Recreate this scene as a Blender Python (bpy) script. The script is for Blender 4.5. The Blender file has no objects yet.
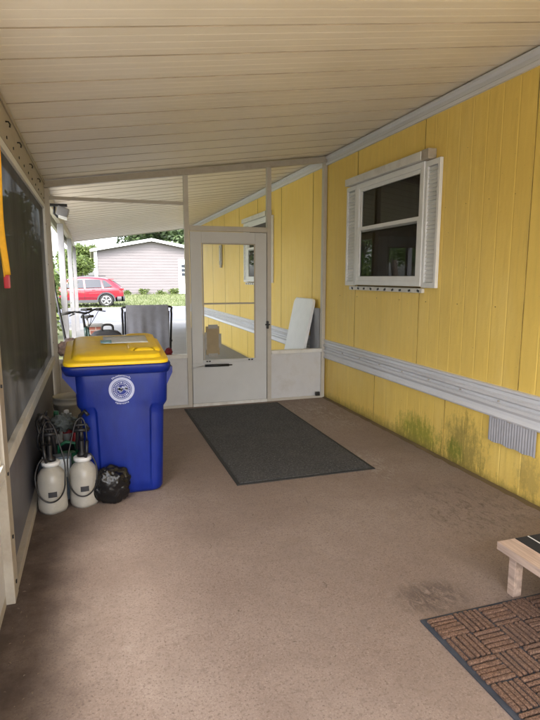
import bpy, bmesh, math, random
from mathutils import Vector, Matrix, noise
random.seed(7)
R = math.radians
sc = bpy.context.scene
COL = sc.collection

# ------------------------------------------------------------------ materials
def new_mat(name):
    m = bpy.data.materials.new(name); m.use_nodes = True
    nt = m.node_tree; b = nt.nodes['Principled BSDF']
    return m, nt, b
def N(nt, t, **kw):
    n = nt.nodes.new(t)
    for k, v in kw.items():
        if k.startswith('i_'): n.inputs[int(k[2:])].default_value = v
        else: setattr(n, k, v)
    return n
def coords(nt, kind='Object', scale=(1, 1, 1)):
    tc = N(nt, 'ShaderNodeTexCoord'); mp = N(nt, 'ShaderNodeMapping')
    mp.inputs['Scale'].default_value = scale
    nt.links.new(tc.outputs[kind], mp.inputs['Vector']); return mp.outputs[0]
def noise_n(nt, vec, scale, detail=6, rough=.6, dist=0):
    n = N(nt, 'ShaderNodeTexNoise'); n.inputs['Scale'].default_value = scale
    n.inputs['Detail'].default_value = detail; n.inputs['Roughness'].default_value = rough
    n.inputs['Distortion'].default_value = dist
    nt.links.new(vec, n.inputs['Vector']); return n.outputs['Fac']
def ramp(nt, fac, stops):
    r = N(nt, 'ShaderNodeValToRGB'); e = r.color_ramp.elements
    while len(e) < len(stops): e.new(.5)
    for i, (p, c) in enumerate(stops):
        e[i].position = p
        e[i].color = (c, c, c, 1) if isinstance(c, (int, float)) else (*c, 1)
    nt.links.new(fac, r.inputs[0]); return r.outputs[0]
def mixc(nt, fac, a, b, mode='MIX'):
    m = N(nt, 'ShaderNodeMix', data_type='RGBA', blend_type=mode)
    for sock, v in ((m.inputs[0], fac), (m.inputs[6], a), (m.inputs[7], b)):
        if hasattr(v, 'is_linked'): nt.links.new(v, sock)
        elif isinstance(v, (int, float)): sock.default_value = v
        else: sock.default_value = (*v, 1)
    return m.outputs[2]
def math_n(nt, op, a, b=None, clamp=False):
    m = N(nt, 'ShaderNodeMath', operation=op); m.use_clamp = clamp
    for i, v in enumerate((a, b)):
        if v is None: continue
        if hasattr(v, 'is_linked'): nt.links.new(v, m.inputs[i])
        else: m.inputs[i].default_value = v
    return m.outputs[0]
def bump(nt, b, h, strength=.3, dist=.01):
    n = N(nt, 'ShaderNodeBump'); n.inputs['Strength'].default_value = strength
    n.inputs['Distance'].default_value = dist
    nt.links.new(h, n.inputs['Height']); nt.links.new(n.outputs[0], b.inputs['Normal'])
def mat(name, col, rough=.5, var=.12, vscale=4, bmp=0, bscale=60, metal=0, spec=.5, dirt=None, dscale=3, stretch=(1, 1, 1)):
    m, nt, b = new_mat(name)
    v = coords(nt, scale=stretch)
    f = noise_n(nt, v, vscale)
    lo = tuple(c * (1 - var) for c in col); hi = tuple(min(1, c * (1 + var)) for c in col)
    c = ramp(nt, f, [(.3, lo), (.7, hi)])
    if dirt:
        d = ramp(nt, noise_n(nt, v, dscale, 10, .7), [(.5, 0), (.8, .8)])
        c = mixc(nt, d, c, dirt)
    nt.links.new(c, b.inputs['Base Color'])
    r = ramp(nt, f, [(.3, max(0, rough - .06)), (.7, min(1, rough + .08))])
    nt.links.new(r, b.inputs['Roughness'])
    b.inputs['Metallic'].default_value = metal
    b.inputs['Specular IOR Level'].default_value = spec
    if bmp: bump(nt, b, noise_n(nt, v, bscale, 8, .65), bmp)
    return m

M = {}
M['white'] = mat('white_paint', (.66, .65, .62), .45, .08, 6, .05, 80, dirt=(.40, .36, .30), dscale=5)
M['white_clean'] = mat('white_vinyl', (.74, .75, .76), .4, .05, 6)
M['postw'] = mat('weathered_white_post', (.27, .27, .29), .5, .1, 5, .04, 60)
M['cream'] = mat('cream_metal', (.48, .445, .385), .45, .06, 3, .04, 60, dirt=(.36, .32, .26), dscale=2.5)
M['beam'] = mat('stained_beam_metal', (.40, .36, .30), .5, .1, 3, .06, 50, dirt=(.20, .155, .11), dscale=3)
M['doorm'] = mat('door_metal', (.54, .545, .545), .45, .05, 3, .03, 60)
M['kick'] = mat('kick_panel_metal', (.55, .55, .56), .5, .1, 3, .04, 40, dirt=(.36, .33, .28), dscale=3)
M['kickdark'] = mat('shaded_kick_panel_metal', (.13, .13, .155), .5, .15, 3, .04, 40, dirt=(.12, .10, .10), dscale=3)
M['black'] = mat('black_plastic', (.012, .012, .014), .4, .3, 10)
M['blackm'] = mat('black_metal', (.02, .02, .022), .35, .3, 10, metal=.3)
M['rubber'] = mat('black_rubber', (.022, .022, .022), .8, .3, 20)
M['blackbag'] = mat('black_bin_liner_film', (.007, .007, .008), .24, .3, 10, .6, 6, spec=.5)
M['alu'] = mat('aluminium', (.55, .55, .56), .35, .1, 10, metal=.8)
M['grey'] = mat('grey_plastic', (.25, .25, .27), .5, .12, 8)
M['blue'] = mat('blue_moulded_plastic', (.003, .017, .20), .42, .22, 2.2, .10, 90, spec=.4, dirt=(.008, .032, .25), dscale=2.4, stretch=(3, 3, 1))
M['yellow_lid'] = mat('yellow_moulded_plastic', (1.0, .66, .02), .40, .05, 4, .05, 100, dirt=(.72, .42, .04), dscale=7)
M['jug'] = mat('translucent_white_plastic', (.43, .41, .37), .35, .1, 6, dirt=(.27, .25, .21), dscale=9)
M['print'] = mat('white_print', (.44, .48, .68), .5, .1, 30)
M['bluep'] = mat('pale_blue_print', (.25, .50, .62), .5, .1, 30)
M['label'] = mat('paper_label', (.74, .77, .78), .5, .12, 30)
M['darkprint'] = mat('dark_print', (.03, .03, .035), .5, .2, 30)
M['wood'] = mat('weathered_pine', (.47, .35, .28), .75, .28, 3, .4, 30, stretch=(14, 1, 14), dirt=(.20, .13, .095), dscale=4)
M['tape'] = mat('grip_tape', (.012, .012, .014), .9, .4, 200, .5, 400)
M['orange'] = mat('orange_strap', (.85, .46, .03), .6, .1, 30)
M['red'] = mat('red_plastic', (.45, .02, .03), .4, .1, 10)
M['redcloth'] = mat('dark_red_cloth', (.16, .015, .025), .9, .25, 20, .4, 60)
M['green'] = mat('dark_green_plastic', (.012, .13, .06), .35, .2, 8)
M['tan'] = mat('tan_board', (.33, .26, .16), .8, .1, 10, .1, 60)
M['greytape'] = mat('grey_tape', (.33, .32, .30), .6, .12, 20)
M['towel'] = mat('grey_towel', (.27, .27, .30), .95, .12, 12, .35, 300)
M['chairfab'] = mat('dark_chair_fabric', (.03, .03, .035), .9, .2, 30)
M['pinkbag'] = mat('crumpled_beige_bag', (.50, .36, .32), .45, .35, 14, .5, 25)
M['clearbag'] = mat('clear_bag_film', (.16, .18, .17), .25, .4, 9, .6, 22)
M['suitcase'] = mat('dark_suitcase_fabric', (.03, .03, .033), .7, .2, 30, .2, 200)
M['frond'] = mat('palm_frond', (.10, .17, .035), .5, .35, 6)
M['bark'] = mat('tree_bark', (.17, .13, .10), .9, .3, 8, .6, 20, stretch=(1, 1, .3))
M['roofing'] = mat('grey_shingle', (.35, .34, .33), .9, .2, 20)
M['curtain'] = mat('dark_interior_curtain', (.025, .022, .024), .9, .2, 3)
M['bikeframe'] = mat('dark_bike_paint', (.015, .035, .03), .3, .2, 10)
M['bucket'] = mat('white_bucket_plastic', (.48, .47, .42), .4, .08, 8)
M['bluegrey'] = mat('blue_grey_plastic', (.10, .13, .17), .4, .2, 10)

def leaf_mat(name, c1, c2, trans=.35):
    m, nt, b = new_mat(name)
    g = N(nt, 'ShaderNodeNewGeometry')
    v = coords(nt)
    f = noise_n(nt, v, 1.3, 4)
    mx = math_n(nt, 'ADD', math_n(nt, 'MULTIPLY', g.outputs['Random Per Island'], .5), math_n(nt, 'MULTIPLY', f, .6))
    c = ramp(nt, mx, [(.25, c1), (.8, c2)])
    nt.links.new(c, b.inputs['Base Color']); b.inputs['Roughness'].default_value = .55
    t = N(nt, 'ShaderNodeBsdfTranslucent'); nt.links.new(c, t.inputs[0])
    s = N(nt, 'ShaderNodeMixShader'); s.inputs[0].default_value = trans
    nt.links.new(b.outputs[0], s.inputs[1]); nt.links.new(t.outputs[0], s.inputs[2])
    nt.links.new(s.outputs[0], nt.nodes['Material Output'].inputs[0])
    return m
M['leaf_dark'] = leaf_mat('dark_tree_leaves', (.025, .045, .018), (.075, .115, .04), .2)
M['leaf_mid'] = leaf_mat('mid_green_leaves', (.035, .07, .018), (.12, .19, .045))
M['leaf_bright'] = leaf_mat('bright_shrub_leaves', (.045, .075, .015), (.15, .20, .055))
M['grassm'] = leaf_mat('grass_blades', (.07, .10, .03), (.15, .18, .07), .3)

# ceiling panels
m, nt, b = new_mat('cream_roof_panels'); M['ceiling'] = m
v = coords(nt); vs = coords(nt, scale=(.25, 14, 1))
f = noise_n(nt, v, 1.2, 4); c = ramp(nt, f, [(.3, (.72, .66, .54)), (.7, (.80, .745, .63))])
st = ramp(nt, noise_n(nt, vs, 3, 8, .7), [(.40, 0.), (.75, .35)])
c = mixc(nt, st, c, (.60, .53, .42))
sc2 = ramp(nt, noise_n(nt, coords(nt, scale=(.7, 22, 1)), 4, 6, .7), [(.70, 0), (.76, .5)])
c = mixc(nt, sc2, c, (.78, .72, .62))
nt.links.new(c, b.inputs['Base Color']); b.inputs['Roughness'].default_value = .45
bump(nt, b, noise_n(nt, coords(nt, scale=(.6, 10, 1)), 8, 4), .06)

# yellow siding (stretched weathering, moss low on the skirting)
def siding(name, moss):
    m, nt, b = new_mat(name)
    v = coords(nt); vs = coords(nt, scale=(1, 6, .35))
    f = noise_n(nt, v, .9, 5)
    c = ramp(nt, f, [(.3, (.80, .56, .125)), (.7, (.87, .63, .16))])
    c = mixc(nt, ramp(nt, noise_n(nt, vs, 3.5, 8, .7), [(.42, 0.), (.8, .3)]), c, (.62, .43, .10))
    sp = ramp(nt, noise_n(nt, coords(nt, scale=(1, 1, 1)), 55, 2, .5), [(.735, 0.), (.77, .7)])
    c = mixc(nt, sp, c, (.28, .16, .04))
    c = mixc(nt, ramp(nt, noise_n(nt, coords(nt, scale=(1, 14, .5)), 2.0, 6, .8), [(.56, 0.), (.70, .40)]), c, (.50, .36, .10))
    c = mixc(nt, ramp(nt, noise_n(nt, coords(nt, scale=(1, 1, .4)), 2.1, 8, .7), [(.52, 0.), (.72, .35)]), c, (.86, .68, .26))
    # long horizontal seam tint (older paint coat) around mid height
    if moss:
        sx = N(nt, 'ShaderNodeSeparateXYZ'); nt.links.new(v, sx.inputs[0])
        def blob(yc, yw, zc, zw):
            a = math_n(nt, 'DIVIDE', math_n(nt, 'SUBTRACT', sx.outputs[1], yc), yw)
            d = math_n(nt, 'DIVIDE', math_n(nt, 'SUBTRACT', sx.outputs[2], zc), zw)
            q = math_n(nt, 'ADD', math_n(nt, 'MULTIPLY', a, a), math_n(nt, 'MULTIPLY', d, d))
            return math_n(nt, 'SUBTRACT', 1.0, q, True)
        nz = math_n(nt, 'ADD', math_n(nt, 'MULTIPLY', noise_n(nt, coords(nt, scale=(1, 3.2, .8)), 7, 10, .8), .65), math_n(nt, 'MULTIPLY', noise_n(nt, v, 38, 6, .8), .35))
        def msk(bl, lo, hi):
            s = math_n(nt, 'ADD', math_n(nt, 'MULTIPLY', bl, .9), math_n(nt, 'MULTIPLY', math_n(nt, 'SUBTRACT', nz, .47), 3.6))
            return math_n(nt, 'MULTIPLY', ramp(nt, s, [(.35, 0), (.95, .85)]), ramp(nt, bl, [(0.0, 0), (.12, 1)]))
        c = mixc(nt, math_n(nt, 'MULTIPLY', msk(blob(4.02, .46, .08, .26), .12, .5), .95), c, (.20, .235, .02))
        c = mixc(nt, math_n(nt, 'MULTIPLY', msk(blob(3.40, .34, .17, .32), .15, .55), .8), c, (.18, .16, .045))
        c = mixc(nt, math_n(nt, 'MULTIPLY', msk(blob(3.50, .14, .10, .14), .2, .5), .9), c, (.16, .21, .02))
        c = mixc(nt, math_n(nt, 'MULTIPLY', msk(blob(2.72, .16, .16, .2), .2, .5), .6), c, (.24, .18, .06))
        c = mixc(nt, math_n(nt, 'MULTIPLY', msk(blob(4.6, 2.6, .0, .13), .25, .8), .7), c, (.30, .24, .05))
        low = math_n(nt, 'SUBTRACT', 1.0, math_n(nt, 'DIVIDE', sx.outputs[2], .05), True)
        c = mixc(nt, math_n(nt, 'MULTIPLY', math_n(nt, 'MULTIPLY', low, nz), .9), c, (.16, .11, .04))
    nt.links.new(c, b.inputs['Base Color']); b.inputs['Roughness'].default_value = .5
    bump(nt, b, math_n(nt, 'ADD', noise_n(nt, coords(nt, scale=(1, 1.6, .5)), 2.2, 3), math_n(nt, 'MULTIPLY', noise_n(nt, v, 60, 4), .05)), .5, .03)
    return m
M['siding'] = siding('yellow_siding', False)
M['skirt'] = siding('yellow_skirting', True)
M['seam'] = mat('dark_panel_seam', (.40, .33, .24), .8, .3, 3)  # groove faces coloured darker than the roof panels
M['ygroove'] = mat('yellow_siding_joint', (.42, .29, .07), .8, .3, 3)
M['ventm'] = mat('galvanised_sheet', (.40, .40, .43), .5, .15, 5, .05, 40, dirt=(.26, .26, .28), dscale=4)
M['groove'] = mat('siding_joint', (.13, .09, .04), .8)
M['trimw'] = mat('aged_white_trim', (.63, .635, .66), .42, .06, 5, .03, 50, dirt=(.52, .515, .52), dscale=3, stretch=(1, .3, 2))

# patio floor
m, nt, b = new_mat('brown_painted_concrete'); M['floor'] = m
v = coords(nt)
f = noise_n(nt, v, .8, 10, .65); c = ramp(nt, f, [(.3, (.195, .143, .117)), (.5, (.258, .198, .166)), (.72, (.325, .262, .224))])
g = noise_n(nt, v, 95, 3, .7)
c = mixc(nt, ramp(nt, g, [(.30, .85), (.47, 0)]), c, (.09, .062, .05))
c = mixc(nt, ramp(nt, noise_n(nt, coords(nt, scale=(1.1, .9, 1)), 140, 2, .6), [(.55, 0), (.68, .35)]), c, (.44, .38, .335))
c = mixc(nt, ramp(nt, noise_n(nt, v, 34, 4, .8), [(.32, .6), (.48, 0)]), c, (.15, .11, .09))
c = mixc(nt, ramp(nt, noise_n(nt, v, 3.1, 8, .7, .8), [(.46, 0), (.70, .55)]), c, (.19, .145, .12))
vc = N(nt, 'ShaderNodeTexVoronoi', feature='DISTANCE_TO_EDGE'); vc.inputs['Scale'].default_value = .55
dn = N(nt, 'ShaderNodeTexNoise'); dn.inputs['Scale'].default_value = 3; dn.inputs['Detail'].default_value = 8; nt.links.new(v, dn.inputs['Vector'])
nt.links.new(mixc(nt, .12, v, dn.outputs['Color'], 'ADD'), vc.inputs['Vector'])
c = mixc(nt, math_n(nt, 'MULTIPLY', ramp(nt, vc.outputs['Distance'], [(.0, .5), (.002, 0)]), ramp(nt, noise_n(nt, v, 1.3, 4), [(.56, 0), (.62, 1)])), c, (.05, .035, .03))
c = mixc(nt, ramp(nt, noise_n(nt, v, 7, 10, .75, 1.2), [(.56, 0), (.78, .5)]), c, (.15, .10, .08))
c = mixc(nt, ramp(nt, noise_n(nt, coords(nt, scale=(1, 1.7, 1)), 2.3, 10, .8, .6), [(.60, 0), (.68, .35), (.8, .5)]), c, (.42, .37, .33))
# knee-wall shade painted along the left edge and scuffs by the yellow wall
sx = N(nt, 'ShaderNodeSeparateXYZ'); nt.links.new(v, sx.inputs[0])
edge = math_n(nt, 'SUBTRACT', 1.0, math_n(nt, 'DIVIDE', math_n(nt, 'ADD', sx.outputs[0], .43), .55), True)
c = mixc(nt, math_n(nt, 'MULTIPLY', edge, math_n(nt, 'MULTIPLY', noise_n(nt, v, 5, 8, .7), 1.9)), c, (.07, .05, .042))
def fblob(xc, xw, yc, yw):
    a = math_n(nt, 'DIVIDE', math_n(nt, 'SUBTRACT', sx.outputs[0], xc), xw)
    d = math_n(nt, 'DIVIDE', math_n(nt, 'SUBTRACT', sx.outputs[1], yc), yw)
    return math_n(nt, 'SUBTRACT', 1.0, math_n(nt, 'ADD', math_n(nt, 'MULTIPLY', a, a), math_n(nt, 'MULTIPLY', d, d)), True)
nz = noise_n(nt, coords(nt, scale=(3, 1.2, 1)), 7, 10, .8, 1.5)
for (xc, xw, yc, yw, col, lo) in ((2.25, .5, 2.75, .5, (.07, .05, .04), .50), (1.45, .22, 1.98, .16, (.06, .045, .04), .42), (1.9, .8, 3.4, .8, (.12, .085, .07), .6), (2.35, .4, 5.4, .8, (.42, .38, .34), .5), (2.05, .2, 3.7, .5, (.40, .36, .33), .5)):
    s = math_n(nt, 'MULTIPLY', ramp(nt, nz, [(lo, 0), (lo + .12, 1)]), fblob(xc, xw, yc, yw))
    c = mixc(nt, math_n(nt, 'MULTIPLY', s, .8), c, col)
nt.links.new(c, b.inputs['Base Color'])
nt.links.new(ramp(nt, f, [(.3, .6), (.7, .85)]), b.inputs['Roughness'])
b.inputs['Specular IOR Level'].default_value = .35
bump(nt, b, math_n(nt, 'ADD', g, math_n(nt, 'MULTIPLY', f, 1.5)), .25, .0012)

M['concrete'] = mat('pale_concrete', (.20, .195, .19), .85, .15, 1.5, .2, 60, dirt=(.14, .13, .125))
M['concrete_bright'] = mat('bounce_concrete', (.52, .49, .44), .85, .1, 1.5, .2, 60)  # colour raised above the other concrete to bounce more light under the roof
M['asphalt'] = mat('sun_bleached_asphalt', (.115, .12, .145), .9, .12, .7, .2, 80, dirt=(.09, .093, .11), dscale=.8)
M['grass_ground'] = mat('grass_ground', (.11, .125, .055), .95, .3, .9, .5, 40, dirt=(.24, .22, .10), dscale=1.6)

# mats
m, nt, b = new_mat('charcoal_carpet_pile'); M['carpet'] = m
v = coords(nt); g = noise_n(nt, v, 110, 4, .8)
vo = N(nt, 'ShaderNodeTexVoronoi'); vo.inputs['Scale'].default_value = 48; nt.links.new(coords(nt, scale=(1, 1, 1)), vo.inputs['Vector'])
c = ramp(nt, g, [(.38, (.010, .011, .012)), (.60, (.16, .163, .168))])
c = mixc(nt, ramp(nt, vo.outputs['Distance'], [(.1, .0), (.6, .6)]), c, (.02, .02, .022))
c = mixc(nt, ramp(nt, noise_n(nt, v, 3, 8, .7), [(.45, 0), (.75, .5)]), c, (.10, .098, .095))
c = mixc(nt, ramp(nt, noise_n(nt, v, 60, 2, .5), [(.70, 0), (.74, .8)]), c, (.26, .24, .22))
nt.links.new(c, b.inputs['Base Color']); b.inputs['Roughness'].default_value = .95
bump(nt, b, math_n(nt, 'ADD', g, vo.outputs['Distance']), .8, .006)
m, nt, b = new_mat('brown_coir_ribs'); M['coir'] = m
v = coords(nt); g = noise_n(nt, v, 150, 5, .8)
c = ramp(nt, g, [(.34, (.03, .015, .010)), (.5, (.155, .085, .056)), (.66, (.36, .22, .15))])
c = mixc(nt, ramp(nt, noise_n(nt, v, 9, 6, .7), [(.45, 0), (.75, .6)]), c, (.12, .08, .06))
nt.links.new(c, b.inputs['Base Color']); b.inputs['Roughness'].default_value = .95
bump(nt, b, g, .9, .006)
M['matborder'] = mat('blue_grey_rubber_edge', (.035, .041, .055), .8, .3, 20, .3, 90)

# insect screen: woven dark mesh that lets part of the light through
def screen_mat(name, opac, col):
    m, nt, b = new_mat(name)
    v = coords(nt)
    c = ramp(nt, noise_n(nt, coords(nt, scale=(1, 3, .6)), 1.6, 6, .7), [(.3, tuple(x * .7 for x in col)), (.7, tuple(x * 1.4 for x in col))])
    nt.links.new(c, b.inputs['Base Color']); b.inputs['Roughness'].default_value = .9; b.inputs['Specular IOR Level'].default_value = .2
    t = N(nt, 'ShaderNodeBsdfTransparent'); s = N(nt, 'ShaderNodeMixShader')
    nt.links.new(ramp(nt, noise_n(nt, v, 2.5, 6), [(.3, opac - .02), (.7, min(1, opac + .02))]), s.inputs[0])
    nt.links.new(t.outputs[0], s.inputs[1]); nt.links.new(b.outputs[0], s.inputs[2])
    nt.links.new(s.outputs[0], nt.nodes['Material Output'].inputs[0])
    return m
M['screen'] = screen_mat('dark_privacy_screen', .99, (.060, .061, .065))
M['screen_thin'] = screen_mat('thin_insect_screen', .42, (.12, .12, .12))

def glass_mat(name, tint, refl):
    m, nt, b = new_mat(name)
    nt.nodes.remove(b)
    t = N(nt, 'ShaderNodeBsdfTransparent'); t.inputs[0].default_value = (*tint, 1)
    g = N(nt, 'ShaderNodeBsdfGlossy'); g.inputs['Roughness'].default_value = .02
    fr = N(nt, 'ShaderNodeFresnel'); fr.inputs[0].default_value = refl
    s = N(nt, 'ShaderNodeMixShader')
    nt.links.new(fr.outputs[0], s.inputs[0]); nt.links.new(t.outputs[0], s.inputs[1]); nt.links.new(g.outputs[0], s.inputs[2])
    nt.links.new(s.outputs[0], nt.nodes['Material Output'].inputs[0])
    return m
M['glass'] = glass_mat('clear_glass', (.95, .96, .95), 1.35)
M['winglass'] = glass_mat('window_glass', (.6, .62, .63), 1.45)
m, nt, b = new_mat('dark_car_glass'); M['carglass'] = m
b.inputs['Base Color'].default_value = (.03, .035, .045, 1); b.inputs['Roughness'].default_value = .25; b.inputs['Specular IOR Level'].default_value = .18
m, nt, b = new_mat('red_car_paint'); M['carpaint'] = m
f = noise_n(nt, coords(nt), 2); nt.links.new(ramp(nt, f, [(.3, (.22, .004, .014)), (.7, (.26, .006, .018))]), b.inputs['Base Color'])
b.inputs['Roughness'].default_value = .28; b.inputs['Coat Weight'].default_value = .7; b.inputs['Metallic'].default_value = .15
M['cladding'] = mat('grey_cladding', (.05, .05, .055), .6, .15, 8)
M['taillight'] = mat('taillight_lens', (.35, .01, .015), .15, .1, 8)
m, nt, b = new_mat('pink_grey_lap_siding'); M['lap'] = m
v = coords(nt); f = noise_n(nt, coords(nt, scale=(.4, 1, 3)), 1.5, 6)
c = ramp(nt, f, [(.3, (.125, .112, .116)), (.7, (.145, .131, .136))])
nt.links.new(c, b.inputs['Base Color']); b.inputs['Roughness'].default_value = .6
m, nt, b = new_mat('red_brick'); M['brick'] = m
br = N(nt, 'ShaderNodeTexBrick'); nt.links.new(coords(nt, scale=(1, 1, 1)), br.inputs['Vector'])
tcb = nt.nodes.new('ShaderNodeVectorRotate'); tcb.inputs['Angle'].default_value = R(90); tcb.inputs['Axis'].default_value = (1, 0, 0)
nt.links.new(coords(nt), tcb.inputs['Vector']); nt.links.new(tcb.outputs[0], br.inputs['Vector'])
br.inputs['Color1'].default_value = (.30, .10, .07, 1); br.inputs['Color2'].default_value = (.22, .08, .06, 1); br.inputs['Mortar'].default_value = (.35, .30, .27, 1)
br.inputs['Scale'].default_value = 1; br.inputs['Brick Width'].default_value = .2; br.inputs['Row Height'].default_value = .07; br.inputs['Mortar Size'].default_value = .008
nt.links.new(br.outputs[0], b.inputs['Base Color']); b.inputs['Roughness'].default_value = .9

# ------------------------------------------------------------------ helpers
class MB:
    def __init__(s): s.bm = bmesh.new()
    def box(s, x0, x1, y0, y1, z0, z1, bev=0, rot=None, piv=None):
        r = bmesh.ops.create_cube(s.bm, size=1)
        vs = r['verts']
        for v in vs:
            v.co = Vector(((x0 + x1) / 2 + v.co.x * (x1 - x0), (y0 + y1) / 2 + v.co.y * (y1 - y0), (z0 + z1) / 2 + v.co.z * (z1 - z0)))
        if bev:
            es = list({e for v in vs for e in v.link_edges})
            r2 = bmesh.ops.bevel(s.bm, geom=es, offset=bev, segments=2, affect='EDGES', profile=.7)
            vs = list({v for f in r2['faces'] for v in f.verts} | {v for v in vs if v.is_valid})
        if rot is not None:
            bmesh.ops.rotate(s.bm, verts=vs, cent=piv or ((x0 + x1) / 2, (y0 + y1) / 2, (z0 + z1) / 2), matrix=rot)
        return s
    def tube(s, pts, r, n=8, caps=True, taper=None):
        pts = [Vector(p) for p in pts]; rings = []
        up = Vector((0, 0, 1)); prev = None
        for i, p in enumerate(pts):
            d = (pts[min(i + 1, len(pts) - 1)] - pts[max(i - 1, 0)]).normalized()
            if prev is None:
                a = d.cross(up)
                if a.length < .05: a = d.cross(Vector((1, 0, 0)))
            else: a = prev - d * prev.dot(d)
            a.normalize(); bb = d.cross(a); prev = a
            rr = r if taper is None else r * taper[i]
            rings.append([s.bm.verts.new(p + (a * math.cos(2 * math.pi * k / n) + bb * math.sin(2 * math.pi * k / n)) * rr) for k in range(n)])
        for i in range(len(rings) - 1):
            for k in range(n):
                s.bm.faces.new((rings[i][k], rings[i][(k + 1) % n], rings[i + 1][(k + 1) % n], rings[i + 1][k])).smooth = True
        if caps:
            s.bm.faces.new(rings[0][::-1]); s.bm.faces.new(rings[-1])
        return s
    def lathe(s, cx, cy, prof, n=24, cap=True, wob=None):
        rings = []
        for (r, z) in prof:
            ring = []
            for k in range(n):
                a = 2 * math.pi * k / n
                rr = r * (wob(a, z) if wob else 1)
                ring.append(s.bm.verts.new((cx + rr * math.cos(a), cy + rr * math.sin(a), z)))
            rings.append(ring)
        for i in range(len(rings) - 1):
            for k in range(n):
                s.bm.faces.new((rings[i][k], rings[i][(k + 1) % n], rings[i + 1][(k + 1) % n], rings[i + 1][k])).smooth = True
        if cap:
            if prof[0][0] > .0001: s.bm.faces.new(rings[0][::-1])
            if prof[-1][0] > .0001: s.bm.faces.new(rings[-1])
        return s
    def loft(s, rings, smooth=True, caps=True, closed=True):
        vr = [[s.bm.verts.new(p) for p in r] for r in rings]; n = len(vr[0])
        for i in range(len(vr) - 1):
            for k in range(n if closed else n - 1):
                f = s.bm.faces.new((vr[i][k], vr[i][(k + 1) % n], vr[i + 1][(k + 1) % n], vr[i + 1][k])); f.smooth = smooth
        if caps and closed:
            s.bm.faces.new(vr[0][::-1]); s.bm.faces.new(vr[-1])
        return s
    def grid(s, nu, nv, fn, smooth=True):
        g = [[s.bm.verts.new(fn(u / nu, v / nv)) for v in range(nv + 1)] for u in range(nu + 1)]
        for i in range(nu):
            for j in range(nv):
                s.bm.faces.new((g[i][j], g[i + 1][j], g[i + 1][j + 1], g[i][j + 1])).smooth = smooth
        return s
    def poly(s, pts):
        s.bm.faces.new([s.bm.verts.new(p) for p in pts]); return s
    def build(s, name, m, parent=None, normals=True, solid=0, smooth_angle=None):
        if normals: bmesh.ops.recalc_face_normals(s.bm, faces=s.bm.faces)
        me = bpy.data.meshes.new(name)
        if parent is not None:
            loc = parent['_w'] if '_w' in parent else (0, 0, 0)
            bmesh.ops.translate(s.bm, verts=s.bm.verts, vec=-Vector(loc))
        s.bm.to_mesh(me); s.bm.free()
        me.materials.append(M[m] if isinstance(m, str) else m)
        o = bpy.data.objects.new(name, me); COL.objects.link(o)
        if parent is not None:
            o.parent = parent; o['_w'] = parent['_w']
        if solid:
            md = o.modifiers.new('Solidify', 'SOLIDIFY'); md.thickness = solid; md.offset = 0
        return o

def thing(name, label, cat, loc=(0, 0, 0), group=None, kind=None):
    o = bpy.data.objects.new(name, None); COL.objects.link(o)
    o.location = loc; o['_w'] = tuple(loc); o['label'] = label; o['category'] = cat
    o.empty_display_size = .1
    if group: o['group'] = group
    if kind: o['kind'] = kind
    return o
def tag(o, label, cat, group=None):
    o['label'] = label; o['category'] = cat
    if group: o['group'] = group
    return o
def struct(o): o['kind'] = 'structure'; return o
def kids(o): return [c for c in bpy.data.objects if c.parent == o]
def dup(o, off=(0, 0, 0), parent=None, label=None):
    c = o.copy(); COL.objects.link(c)
    if parent is None: c.location = Vector(o.location) + Vector(off)
    else: c.parent = parent
    if label: c['label'] = label
    for k in kids(o): dup(k, parent=c)
    return c
def RZ(a): return Matrix.Rotation(R(a), 3, 'Z')
def RX(a): return Matrix.Rotation(R(a), 3, 'X')
def RY(a): return Matrix.Rotation(R(a), 3, 'Y')

XW, XL, YF, YE, YB = 2.68, -.43, 6.07, 16.0, -1.7
def roofz(x): return 2.44 + .1415 * (x + .43)

# ------------------------------------------------------------------ setting
def ground_grid():
    b = MB()
    b.grid(60, 60, lambda u, v: ((u - .5) * 400, (v - .35) * 400, -.012))
    return b.build('ground', 'grass_ground')
struct(ground_grid())
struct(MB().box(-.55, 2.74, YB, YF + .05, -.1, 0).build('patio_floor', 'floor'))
struct(MB().box(-.55, 2.74, YF + .05, YE + .3, -.1, -.004).build('carport_slab', 'concrete'))
struct(MB().box(-.9, 7.5, YE + .3, 18.6, -.1, -.008).build('driveway', 'concrete'))
struct(MB().box(-2.6, -.55, YB, 9.5, -.1, -.006).build('side_path', 'concrete_bright'))
struct(MB().box(-4.5, 7, -14, YB, -.1, -.006).build('rear_bounce_slab', 'concrete_bright'))  # unseen slab behind the camera, added to bounce sunlight onto the ceiling
struct(MB().box(-90, 90, 18.6, 27.6, -.1, -.005).build('road', 'asphalt'))
struct(MB().box(-90, 90, 27.6, 27.75, -.1, .01).build('road_edge', 'concrete'))
# gently rising lawn across the road
def lawn(u, v):
    y = 27.75 + v * 60; x = -90 + u * 180
    return (x, y, -.01 + .24 * min(1, max(0, (y - 27.75) / 11)) + .015 * noise.noise(Vector((x * .6, y * .6, 0))) * min(1, v * 30))
b = MB(); b.grid(90, 60, lawn); struct(b.build('far_lawn', 'grass_ground'))
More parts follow.
